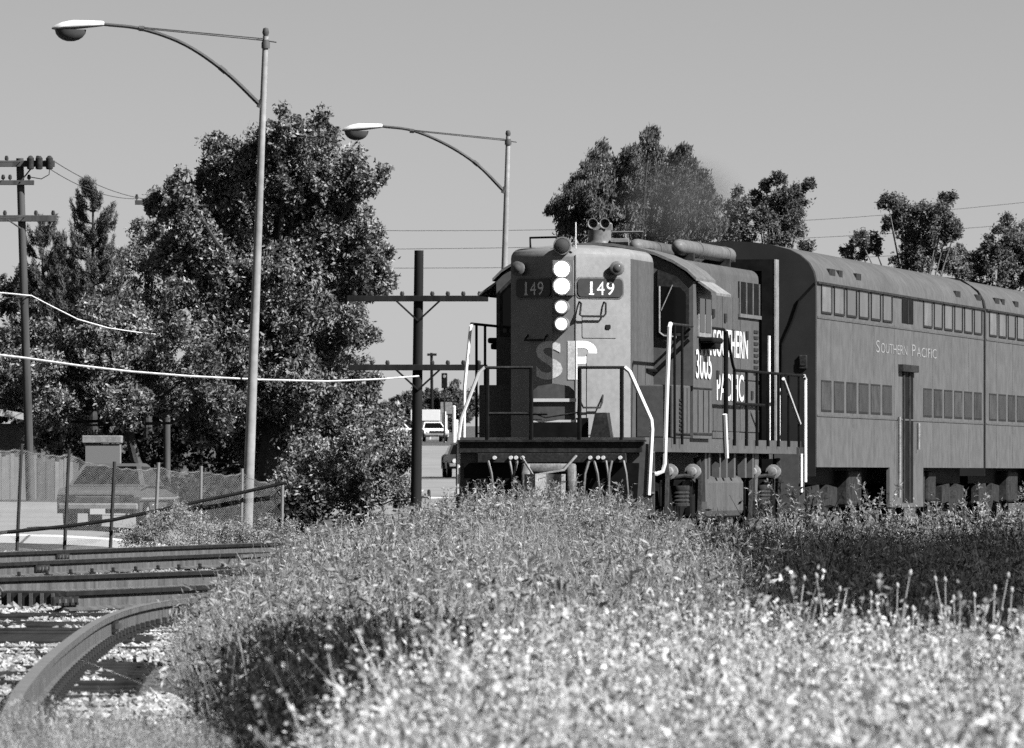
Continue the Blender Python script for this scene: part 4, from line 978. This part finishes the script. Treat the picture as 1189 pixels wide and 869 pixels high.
def tree(name, label, cat, D, pxbase, lob, leaf, size, dens, seed, bark=M_BARK, group=None, clump=.30, ry=.9, asp=.45, axis=None, jit=1.0, trunk_r=.25, depth=1.0, zb=None, limbs=True, flat=.75):
    rng_ = np.random.default_rng(seed); k = D / F
    base = at(pxbase, D)
    if zb is not None: base.z = zb
    t = thing(name, label, cat, base, 0, group)
    lobes = []; sat = []
    for l in lob:
        w = P(l[0], l[1], D); r = l[2] * k; dy = l[3] * k if len(l) > 3 else rng_.uniform(-1, 1) * depth
        lobes.append((w.x - base.x, dy, w.z - base.z, r * .88, ry))
        for _ in range(3 if l[2] < 24 else 4):
            a_ = rng_.uniform(0, 6.28); rr_ = r * rng_.uniform(.18, .46); e_ = r * rng_.uniform(.7, 1.12)
            sat.append((w.x - base.x + math.cos(a_) * e_, dy + rng_.uniform(-.5, .5) * r, w.z - base.z + math.sin(a_) * e_, rr_, ry))
    pts = np.concatenate([crown_points(lobes, dens, rng_, clump, flat), crown_points(sat, dens * .45, rng_, clump * 1.5, flat)])
    pts = pts[pts[:, 2] > -.3]
    quads('crown', leaf_quads(pts, size, rng_, asp, axis, jit), leaf, t)
    b = MB(); zt_ = max(l[2] for l in lobes); cx = sum(l[0] for l in lobes) / len(lobes)
    fork = Vector((cx * .3, 0, zt_ * .35)); b.tube([(0, 0, -.3), fork * .5 + Vector((.05, 0, 0)), fork, (cx * .6, .1, zt_ * .6), (cx * .8, .1, zt_ * .85)], [trunk_r * 1.2, trunk_r, trunk_r * .8, trunk_r * .5, trunk_r * .15], 9)
    if limbs:
        for (x, y, z, r, _) in lobes:
            s = fork.lerp(Vector((cx * .6, .1, zt_ * .6)), min(1, max(0, (z / zt_ - .3) * 1.2)))
            m_ = s.lerp(Vector((x, y, z)), .5) + Vector((0, 0, -.12 * abs(x)))
            b.tube([s, m_, (x, y, z)], [trunk_r * .38, trunk_r * .25, trunk_r * .10], 6)
    b.build('trunk', bark, t, smooth=True)
    return t
big = [(335, 162, 30), (372, 158, 24), (300, 185, 40), (260, 190, 36), (235, 225, 34), (350, 205, 46), (395, 205, 34), (422, 212, 24), (300, 250, 60), (222, 262, 30), (375, 265, 48), (418, 265, 30), (432, 295, 26), (205, 300, 32), (260, 310, 50), (330, 325, 55), (400, 325, 40), (430, 322, 24), (230, 365, 46), (300, 385, 50), (370, 385, 46), (415, 385, 26), (280, 440, 50), (350, 445, 55), (420, 440, 28), (250, 475, 45), (320, 500, 50), (395, 490, 40), (190, 240, 18), (210, 215, 14)]
tree('broad_tree', 'biggest dark spreading tree behind the taller looking street lamp', 'tree', 238, 310, big, M_LEAF, .125, 78, 11, ry=1.0, trunk_r=.28, depth=1.3)
tree('bushy_tree', 'low leafy tree with light tops between the pines and the big tree', 'tree', 232, 165, [(205, 408, 36), (165, 425, 30), (235, 425, 26), (120, 415, 34), (70, 410, 32), (100, 450, 36), (25, 395, 28), (40, 430, 34), (145, 465, 34), (190, 455, 34), (8, 455, 26), (60, 470, 28), (250, 470, 24), (110, 385, 26), (150, 375, 22), (0, 425, 26)], M_LEAF2, .12, 66, 12, trunk_r=.15, depth=.9)
tree('round_tree', 'rounded grey green tree top behind the pale transformer pole', 'tree', 285, 170, [(165, 268, 17), (182, 256, 12), (205, 290, 26), (170, 300, 22), (148, 300, 14), (150, 340, 26), (185, 335, 26), (140, 375, 26), (180, 380, 28), (205, 330, 22)], M_LEAF2, .12, 50, 13, trunk_r=.15)
tree('round_tree', 'dark background foliage filling behind the pines at the far left', 'tree', 290, 70, [(20, 350, 20), (8, 330, 14), (60, 350, 26), (90, 380, 30), (30, 395, 30), (130, 350, 24), (70, 320, 12), (30, 320, 10)], M_LEAF, .17, 36, 14, trunk_r=.15)
lowb = [(445, 502, 28), (420, 530, 34), (462, 540, 20), (395, 560, 34), (440, 565, 28), (352, 530, 30), (365, 580, 28), (470, 575, 16), (405, 595, 24), (335, 560, 18)]
tree('laurel_bush', 'glossy leafed bush under the big tree, touching the telegraph pole', 'bush', 205, 420, lowb, M_LEAF2, .10, 56, 15, trunk_r=.08, depth=.8, zb=-.8)
tree('hedge_bush', 'dark round bush behind the board fence at left', 'bush', 240, 70, [(55, 505, 16), (75, 497, 16), (95, 510, 14), (40, 512, 12), (100, 525, 12), (70, 520, 16)], M_LEAF2, .13, 40, 16, trunk_r=.06, depth=.3)
tree('hedge_bush', 'low pale weedy growth along the foot of the chain link fence', 'weeds', 157, 240, [(150, 626, 8), (163, 620, 11), (178, 614, 13), (195, 608, 15), (212, 606, 16), (232, 608, 16), (252, 612, 15), (270, 616, 14), (290, 618, 13), (310, 618, 13), (330, 616, 12), (205, 624, 16), (235, 626, 16), (265, 628, 15), (180, 628, 12), (300, 629, 13), (335, 628, 12)], mat('pale_weed', .46, .7, .4, 1.2, trans=.35, spots=.3, isl=0.55), .05, 60, 17, trunk_r=.012, depth=.2, asp=.25)
tree('shrub_mass', 'dark shaded bushes showing through the right half of the chain link fence', 'shrubs', 205, 260, [(185, 575, 20), (215, 580, 22), (250, 580, 24), (285, 585, 24), (320, 588, 22), (345, 595, 20), (200, 605, 20), (235, 610, 20), (270, 612, 22), (305, 615, 22), (170, 560, 14), (165, 590, 10)], M_LEAFD, .13, 44, 48, trunk_r=.03, depth=.4)  # shade behind the fence put into the leaf colour
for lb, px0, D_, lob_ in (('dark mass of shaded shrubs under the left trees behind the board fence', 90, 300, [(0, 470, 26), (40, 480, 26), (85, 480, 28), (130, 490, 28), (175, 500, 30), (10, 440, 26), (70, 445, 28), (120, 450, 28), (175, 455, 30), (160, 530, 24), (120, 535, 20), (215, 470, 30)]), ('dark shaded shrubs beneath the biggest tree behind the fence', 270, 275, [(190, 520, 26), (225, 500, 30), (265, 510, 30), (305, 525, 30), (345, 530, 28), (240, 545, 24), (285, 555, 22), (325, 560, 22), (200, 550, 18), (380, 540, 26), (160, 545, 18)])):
    tree('shrub_mass', lb, 'shrubs', D_, px0, lob_, M_LEAFD, .17, 34, px0, trunk_r=.1, depth=.6)  # shade beneath the crowns put into the leaf colour
tree('tall_tree', 'feathery dark tree directly above the locomotive cab', 'tree', 262, 740, [(650, 240, 12), (668, 215, 12), (664, 232, 16), (660, 258, 18), (684, 200, 11), (693, 183, 8), (698, 172, 5), (705, 205, 18), (690, 225, 22), (722, 195, 12), (728, 182, 7), (742, 185, 12), (752, 168, 8), (757, 157, 5), (735, 215, 26), (765, 185, 9), (770, 205, 20), (760, 240, 38), (788, 185, 8), (796, 176, 5), (795, 205, 14), (812, 212, 12), (806, 232, 22), (822, 236, 14), (680, 265, 24), (720, 260, 32), (800, 265, 32), (770, 285, 34), (835, 262, 13), (715, 240, 30)], M_LEAF3, .12, 80, 18, ry=1.0, axis=(.25, 0, 1.0), jit=.5, trunk_r=.22, depth=1.0, clump=.30, asp=.3)
tree('eucalyptus_tree', 'open eucalyptus above the front of the first coach with clumped crown', 'tree', 340, 900, [(902, 205, 8), (890, 213, 6), (938, 213, 5), (915, 228, 15), (930, 238, 11), (895, 240, 15), (880, 232, 9), (860, 232, 12), (848, 245, 14), (920, 255, 16), (870, 262, 20), (905, 275, 18), (850, 278, 18), (935, 285, 8), (884, 250, 12)], M_LEAF3, .12, 60, 19, M_BARKP, clump=.4, trunk_r=.16, depth=.8)
tree('eucalyptus_tree', 'spreading eucalyptus with separate leaf clumps over the middle of the first coach', 'tree', 350, 1074, [(1100, 231, 7), (1030, 236, 8), (1045, 240, 12), (1070, 248, 14), (1090, 255, 17), (1098, 272, 14), (1050, 258, 13), (1070, 268, 18), (1035, 262, 8), (1015, 283, 12), (998, 278, 8), (1000, 293, 8), (985, 294, 6), (1060, 288, 16), (1085, 290, 16), (1045, 303, 12), (1070, 308, 14), (1110, 264, 4), (1100, 300, 12)], M_LEAF3, .12, 60, 20, M_BARKP, clump=.4, trunk_r=.16, depth=.8)
tree('eucalyptus_tree', 'dense hazy eucalyptus at the right edge above the second coach', 'tree', 360, 1150, [(1170, 254, 6), (1165, 272, 12), (1185, 275, 16), (1150, 285, 12), (1180, 295, 18), (1160, 305, 20), (1135, 305, 14), (1118, 298, 9), (1140, 322, 18), (1175, 320, 20), (1200, 290, 24), (1210, 320, 26), (1115, 315, 12)], M_LEAF3, .12, 56, 21, M_BARKP, clump=.4, trunk_r=.16, depth=.8)
tree('roadside_tree', 'distant grey tree mass at the end of the far street', 'tree', 780, 500, [(450, 480, 16), (475, 472, 14), (500, 465, 16), (525, 462, 16), (545, 470, 18), (490, 485, 18), (530, 485, 18), (460, 495, 16), (440, 490, 14)], M_LEAF3, .26, 44, 22, trunk_r=.15, depth=1.5)
def pine(label, px, top, D, wid, seed, bottom=480):
    rng_ = np.random.default_rng(seed); base = at(px, D); k = D / F
    t = thing('pine_tree', label, 'tree', base, 0, 'pines at the left')
    H = P(px, top, D).z - base.z; hb = P(px, bottom, D).z - base.z
    b = MB().tube([(0, 0, -.2), (0, 0, H * .5), (0.0, 0, H * .97)], [.16, .10, .02], 8); lv = []
    def candle(p, h, r, tilt):
        n = int(110 * h / .6); s = rng_.uniform(0, 1, n); ax = Vector(tilt).normalized()
        pts = np.array(p)[None] + np.outer(s * h, np.array(ax)) + rng_.normal(size=(n, 3)) * r * .35
        q = leaf_quads(pts, r * 2.0, rng_, .12, np.array(ax) * .9, .55); lv.append(q)
    candle((0, 0, H - .65), .75, .09, (0, 0, 1))
    z = H - .45
    while z > hb:
        f = (H - z) / (H - hb); n = 5 + int(f * 3); rad = wid * (f ** .8) + .12
        for j in range(n):
            a = rng_.uniform(0, 6.28); rr = rad * rng_.uniform(.7, 1.1); e = Vector((math.cos(a) * rr, math.sin(a) * rr, z + .25 + rr * .28))
            m_ = Vector((e.x * .6, e.y * .6, z + .10)); b.tube([(0, 0, z), m_, e], [.03, .02, .008], 5)
            candle(e - Vector((0, 0, .25)), .5 + .12 * rng_.random(), .085, (math.cos(a) * .25, math.sin(a) * .25, 1))
            candle(m_, .42, .12, (e - m_)); 
            if rr > .5: candle(m_.lerp(Vector((0, 0, z)), .4), .4, .12, (e - m_))
        z -= .36
    quads('crown', np.concatenate(lv), M_NEEDLE, t); b.build('trunk', M_BARK, t, smooth=True)
pine('taller pine with upright candles, right of the far left pole', 108, 214, 262, 1.75, 31)
pine('smaller pine with upright candles between the far left pole and the taller pine', 50, 257, 270, 1.2, 32)
pine('shortest pine top just left of the taller pine', 73, 276, 268, .7, 33)

# ------------------------------------------------------------------ weeds
def weed_template(rng_, H, nst, seg, nleaf, leaf, sw, spread, blob=0.0):
    q = []
    for i in range(nst):
        a = rng_.uniform(0, 6.28); lean = rng_.uniform(.05, 1) * spread; h = H * rng_.uniform(.55, 1.0)
        p = np.array([rng_.normal() * .04, rng_.normal() * .04, 0.]); d = np.array([math.cos(a) * lean, math.sin(a) * lean, 1.0]); d /= np.linalg.norm(d)
        side = np.array([math.cos(rng_.uniform(0, 6.28)), math.sin(rng_.uniform(0, 6.28)) * .5, 0.]); L_ = h / seg; path = [p]
        for s in range(seg):
            d = d + rng_.normal(size=3) * .18; d[2] += .02; d /= np.linalg.norm(d); p = p + d * L_; path.append(p)
        for s in range(seg):
            w0, w1 = sw * (1 - s / seg) + .0008, sw * (1 - (s + 1) / seg) + .0008
            q.append([path[s] - side * w0, path[s] + side * w0, path[s + 1] + side * w1, path[s + 1] - side * w1])
        for l in range(nleaf):
            f = rng_.uniform(.25, 1) * seg; k = min(int(f), seg - 1); c = path[k] + (path[k + 1] - path[k]) * (f - k)
            u = rng_.normal(size=3) + d * .7; u /= np.linalg.norm(u); v = np.cross(u, rng_.normal(size=3)); v /= np.linalg.norm(v) + 1e-9
            ln = leaf * rng_.uniform(.5, 1.4); wd = ln * rng_.uniform(.07, .17)
            q.append([c, c + u * ln * .5 + v * wd, c + u * ln, c + u * ln * .5 - v * wd])
        if blob:
            for l in range(2):
                c = path[-1] + rng_.normal(size=3) * blob * .6; u = rng_.normal(size=3); u /= np.linalg.norm(u); v = np.cross(u, rng_.normal(size=3)); v /= np.linalg.norm(v) + 1e-9
                q.append([c - u * blob, c - v * blob, c + u * blob, c + v * blob])
    return np.array(q)
def plant(name, label, X, D, zb, h, temps, m, seed, H):
    rng_ = np.random.default_rng(seed); n = len(X); which = rng_.integers(0, len(temps), n); out = []
    for k, T in enumerate(temps):
        s = np.where(which == k)[0]
        if not len(s): continue
        a = rng_.uniform(0, 6.28, len(s)); c, sn = np.cos(a), np.sin(a); sc = (h[s] / H)
        V = T[None].repeat(len(s), 0)
        x = (V[..., 0] * c[:, None, None] - V[..., 1] * sn[:, None, None]); y = (V[..., 0] * sn[:, None, None] + V[..., 1] * c[:, None, None])
        w = np.stack([x * sc[:, None, None] + X[s][:, None, None], y * sc[:, None, None] + D[s][:, None, None], V[..., 2] * sc[:, None, None] + zb[s][:, None, None]], -1)
        out.append(w.reshape(-1, 4, 3))
    o = quads(name, np.concatenate(out), m); return tag(o, label, 'weeds', None, 'stuff')
wr = np.random.default_rng(77)
def scatter(n, D0, D1, x0, x1, keep):
    D = np.sqrt(wr.uniform(D0 ** 2, D1 ** 2, n)); px = wr.uniform(x0, x1, n); k = keep(px, D, (px - CX) / F * D); return px[k], D[k], (px[k] - CX) / F * D[k]
YP = ([250, 330, 345, 400, 450, 520, 570, 620, 700, 760, 800, 850, 900, 950, 1000, 1100, 1189, 1400], [645, 634, 624, 603, 590, 575, 561, 559, 566, 584, 600, 608, 604, 602, 600, 594, 590, 588])
def ztop_ridge(px, D=110.): return EYE - (np.interp(px, *YP) - HY) / F * D
TW = [weed_template(np.random.default_rng(i), .5, 20, 5, 15, .026, .0028, .85) for i in range(6)]
TWN = [weed_template(np.random.default_rng(20 + i), .5, 26, 5, 10, .020, .0024, .95) for i in range(6)]
TS = [weed_template(np.random.default_rng(120 + i), .5, 5, 6, 34, .034, .0030, .32) for i in range(6)]
TD = [weed_template(np.random.default_rng(40 + i), .5, 18, 4, 12, .028, .0028, .85) for i in range(5)]
TF = [weed_template(np.random.default_rng(60 + i), .5, 18, 3, 10, .022, .0022, .6, .0062) for i in range(6)]
# ridge in front of the train
px, D, X = scatter(4200, 84, 120, 310, 1330, lambda p, D, X: (p > 325 + (D - 84) * .4) & ~((p > 880) & (D < 100)))
zt_ = ztop_ridge(px, 110); f = np.clip(1 - np.abs(D - 106) / 60, .5, 1); zb = np.maximum(-.25, zt_ - .75); h = (zt_ - zb) * (wr.uniform(.40, .92, len(X)) + .34 * (vnoise(X * 2 + 50, D * .6, 1.0, 31) - .5)) * f
plant('weeds', 'tall grey green weeds on the bank in front of the locomotive', X, D, zb, np.maximum(h, .15), TW, M_WEED, 1, .5)
px, D, X = scatter(1500, 90, 118, 330, 1330, lambda p, D, X: (vnoise(X * 2 + 9, D, 1.1, 33) > .38) & ~((p > 880) & (D < 100)))
zt_ = ztop_ridge(px, 110); zb = np.maximum(-.25, zt_ - .75)
plant('weeds', 'taller feathery weed tips standing along the top of the bank', X, D, zb, np.maximum(.2, (zt_ - zb) * (wr.uniform(.75, 1.2, len(X)) + np.where(px > 830, .55, .2) * np.clip(vnoise(X * 2.5 + 70, D, .9, 61) - .45, 0, 1))), TS, M_WEED, 11, .5)
# middle bank
def left_edge(D): return np.interp(D, [36, 40, 46, 52, 60, 70, 84], [300, 262, 225, 212, 208, 232, 300])
px, D, X = scatter(3300, 40, 84, 190, 1000, lambda p, D, X: (p > left_edge(D)) & (vnoise(X * 2.2 + 60, D * .6, .8, 41) > .30) & ~((p > 820) & (D > 44) & (D < 86) & (p > 840 + (D - 80) * -1)) & ~((p < 430) & (D < 47)))
e_ = np.clip((px - left_edge(D)) / 120, 0, 1); zt_ = .12 + .34 * e_ + .25 * (vnoise(X * 2 + 30, D * .5, 1.6, 9) - .5) + np.interp(D, [40, 60, 84], [0, .05, .12])
h = np.maximum(.15, (zt_ + .25) * (wr.uniform(.4, 1.0, len(X)) + .3 * (wr.random(len(X)) > .92)))
plant('weeds', 'grey green feathery weeds covering the middle of the bank', X, D, np.full(len(X), -.25), h, TWN, M_WEED, 2, .5)
px, D, X = scatter(1300, 42, 84, 200, 1000, lambda p, D, X: (p > left_edge(D) + 10) & ~((p < 430) & (D < 47)) & (vnoise(X * 3 + 9, D, .9, 35) > .4) & ~((p > 850) & (D < 82)))
plant('weeds', 'light wiry stems standing above the middle of the bank', X, D, np.full(len(X), -.25), wr.uniform(.55, .95, len(X)) * np.interp(px - left_edge(D), [0, 120], [.55, 1]), TS, M_WEED, 12, .5)
# near dry weeds
px, D, X = scatter(5200, 17.5, 41, 380, 1240, lambda p, D, X: p > np.interp(D, [17, 22, 28, 34, 40], [395, 420, 450, 520, 640]) + wr.normal(size=len(p)) * 18)
zt_ = .50 + .14 * (vnoise(X * 3 + 10, D, 1.2, 12) - .5) - np.interp(px, [900, 1240], [0, .05]) * sm(26, 38, D); h = (zt_ + .25) * (wr.uniform(.6, 1.0, len(X)) + .25 * (wr.random(len(X)) > .93))
plant('dry_weeds', 'bright dry flowering weeds filling the near right foreground', X, D, np.full(len(X), -.25), h, TF, M_DRY, 3, .5)
# dark clump at lower left, shade put into its colour; dark band at right
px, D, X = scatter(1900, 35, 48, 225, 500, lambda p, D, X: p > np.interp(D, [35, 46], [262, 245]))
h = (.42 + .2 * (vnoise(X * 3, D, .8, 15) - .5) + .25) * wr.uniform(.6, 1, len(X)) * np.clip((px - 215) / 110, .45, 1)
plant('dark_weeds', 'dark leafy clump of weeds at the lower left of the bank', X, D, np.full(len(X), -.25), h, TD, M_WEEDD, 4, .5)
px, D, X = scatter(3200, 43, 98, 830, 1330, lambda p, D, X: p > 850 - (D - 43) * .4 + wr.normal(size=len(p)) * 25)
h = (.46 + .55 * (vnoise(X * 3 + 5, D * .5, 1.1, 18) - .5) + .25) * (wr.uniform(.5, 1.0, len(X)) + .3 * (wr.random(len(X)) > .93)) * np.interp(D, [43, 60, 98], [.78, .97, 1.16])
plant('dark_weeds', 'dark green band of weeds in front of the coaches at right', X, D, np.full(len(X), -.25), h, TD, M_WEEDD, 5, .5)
px, D, X = scatter(260, 35, 46, 250, 440, lambda p, D, X: vnoise(X * 4 + 3, D, .7, 51) > .45)
plant('weeds', 'pale dead twigs standing out of the dark clump at the lower left', X, D, np.full(len(X), -.25), wr.uniform(.35, .72, len(X)), [weed_template(np.random.default_rng(160 + i), .5, 4, 6, 5, .03, .0042, .8) for i in range(5)], M_DRY, 14, .5)
# low growth at the lower left
px, D, X = scatter(1500, 24, 36.5, -50, 330, lambda p, D, X: np.ones(len(p), bool))
h = np.maximum(.08, (np.interp(D, [24, 30, 36], [.12, .34, .48]) + .12 * (vnoise(X * 3 + 20, D, .7, 21) - .5)) * wr.uniform(.6, 1.05, len(X))) * np.interp(px, [180, 300], [1, .55])
plant('low_weeds', 'low pale weeds at the bottom left beside the curved rail', X, D, np.full(len(X), -.25), h, TWN, mat('pale_weed', .46, .7, .4, 1.2, trans=.35, spots=.3, isl=0.55), 6, .5)
# single tall weeds that stand out
def tall_weed_mesh(seed, H):
    r_ = np.random.default_rng(seed); return weed_template(r_, H, 7, 7, 60, .055, .006, .20)
protos = [quads('stalk_mesh', tall_weed_mesh(90 + i, 1.0), M_WEED) for i in range(3)]
pm = [o.data for o in protos]
for o in protos: bpy.data.objects.remove(o)
spots_ = [(912, 548, 592, 96, 'pale feathery plume of weed against the rear locomotive truck'), (1022, 540, 600, 98, 'tallest weed stalk, in front of the first coach truck'), (996, 556, 602, 96, 'pale weed stalk left of the tallest stalk by the coach'),
    (935, 566, 606, 95, 'bushy weed spike below the rear handrail of the locomotive'), (958, 575, 610, 97, 'short weed spike at the front corner of the first coach'), (1128, 556, 606, 98, 'weed stalk before the dark gap under the coach, right of the door'), (1172, 550, 604, 97, 'pale weed stalk nearest the right edge under the second coach'), (1082, 570, 606, 95, 'weed stalk just right of the coach doorway steps'), (968, 566, 612, 92, 'leaning weed stalk under the first coach windows'),
    (640, 552, 592, 104, 'weed spike rising before the locomotive coupler'), (742, 566, 600, 104, 'weed spike before the right front steps of the locomotive'), (445, 590, 630, 100, 'thin weed spike at the left end of the bank')]
for i, (px, yt, yb, D, lb) in enumerate(spots_):
    q = P(px, yb + 45, D); o = bpy.data.objects.new('weed_stalk', pm[i % 3]); COL.objects.link(o); o.location = q; s = (P(px, yt, D).z - q.z) / .95
    o.scale = (s, s, s); o.rotation_euler = (0, 0, i * 1.3); tag(o, lb, 'weed', 'tall weed stalks')
# thistles with pale heads
th = thing('thistle', 'dry thistle with a round pale seed head before the dark weeds', 'thistle', (0, 0, 0), 0, 'thistles with pale heads')
MB().tube([(0, 0, 0), (.02, 0, .3), (.0, .01, .6)], [.0045, .0038, .003], 5).tube([(.01, 0, .35), (.05, 0, .45)], .0025, 4).tube([(.015, 0, .25), (-.05, .01, .38)], .0025, 4).build('stem', M_DRY, th)
b = MB(); b.lathe([(.004, .592), (.008, .598), (.0095, .607), (.006, .617), (.002, .622)], (0, .01, 0), 'z', 8); b.lathe([(.003, .444), (.008, .45), (.008, .458), (.003, .464)], (.05, 0, 0), 'z', 7); b.build('seed_head', M_DRY, th, smooth=True)
rt = np.random.default_rng(5)
for i in range(24):
    px = rt.uniform(905, 1200); D = rt.uniform(39.5, 44); y = 700 - (px - 905) * .04 + rt.uniform(-40, 30); q = P(px, y, D); zb = q.z - .62
    o = th if i == 0 else dup(th, (0, 0, 0))
    o.location = (q.x, q.y, zb); o.rotation_euler = (rt.normal() * .13, rt.normal() * .13, rt.uniform(0, 6))

# ------------------------------------------------------------------ exhaust above the long hood
q = LMAT @ Vector((.35, 10.0, 5.5))
b = MB(); rings = []
for i in range(1, 12):
    a = math.pi * i / 12; rings.append([(math.sin(a) * math.cos(2 * math.pi * j / 20) * 1.2, math.sin(a) * math.sin(2 * math.pi * j / 20) * 2.6, -math.cos(a) * .95) for j in range(20)])
b.loft(rings)
vm = bpy.data.materials.new('exhaust'); vm.use_nodes = True; nt = vm.node_tree; nt.nodes.clear()
vo = nt.nodes.new('ShaderNodeOutputMaterial'); pv = nt.nodes.new('ShaderNodeVolumePrincipled'); nt.links.new(pv.outputs[0], vo.inputs['Volume'])
pv.inputs['Color'].default_value = (.16, .16, .16, 1)
tc = nt.nodes.new('ShaderNodeTexCoord'); mp = nt.nodes.new('ShaderNodeMapping'); mp.inputs['Scale'].default_value = (1 / 1.2, 1 / 2.6, 1 / .95); nt.links.new(tc.outputs['Object'], mp.inputs[0])
ln = nt.nodes.new('ShaderNodeVectorMath'); ln.operation = 'LENGTH'; nt.links.new(mp.outputs[0], ln.inputs[0])
mr = nt.nodes.new('ShaderNodeMapRange'); mr.inputs['From Min'].default_value = 1.0; mr.inputs['From Max'].default_value = 0.2; mr.inputs['To Min'].default_value = 0; mr.inputs['To Max'].default_value = 1; mr.interpolation_type = 'SMOOTHSTEP'; nt.links.new(ln.outputs['Value'], mr.inputs[0])
nz = nt.nodes.new('ShaderNodeTexNoise'); nz.inputs['Scale'].default_value = .9; nz.inputs['Detail'].default_value = 2; nt.links.new(tc.outputs['Object'], nz.inputs['Vector'])
mu = nt.nodes.new('ShaderNodeMath'); mu.operation = 'MULTIPLY'; nt.links.new(mr.outputs[0], mu.inputs[0]); nt.links.new(nz.outputs['Fac'], mu.inputs[1])
m2 = nt.nodes.new('ShaderNodeMath'); m2.operation = 'MULTIPLY'; m2.inputs[1].default_value = 0.7; nt.links.new(mu.outputs[0], m2.inputs[0]); nt.links.new(m2.outputs[0], pv.inputs['Density'])
o = b.build('exhaust_smoke', vm); o.location = q; o.rotation_euler = (0, 0, LRZ); tag(o, 'thin grey exhaust haze blurring the trees above the long hood', 'smoke', None, 'stuff')
SC.cycles.volume_step_rate = 1; SC.cycles.volume_bounces = 0
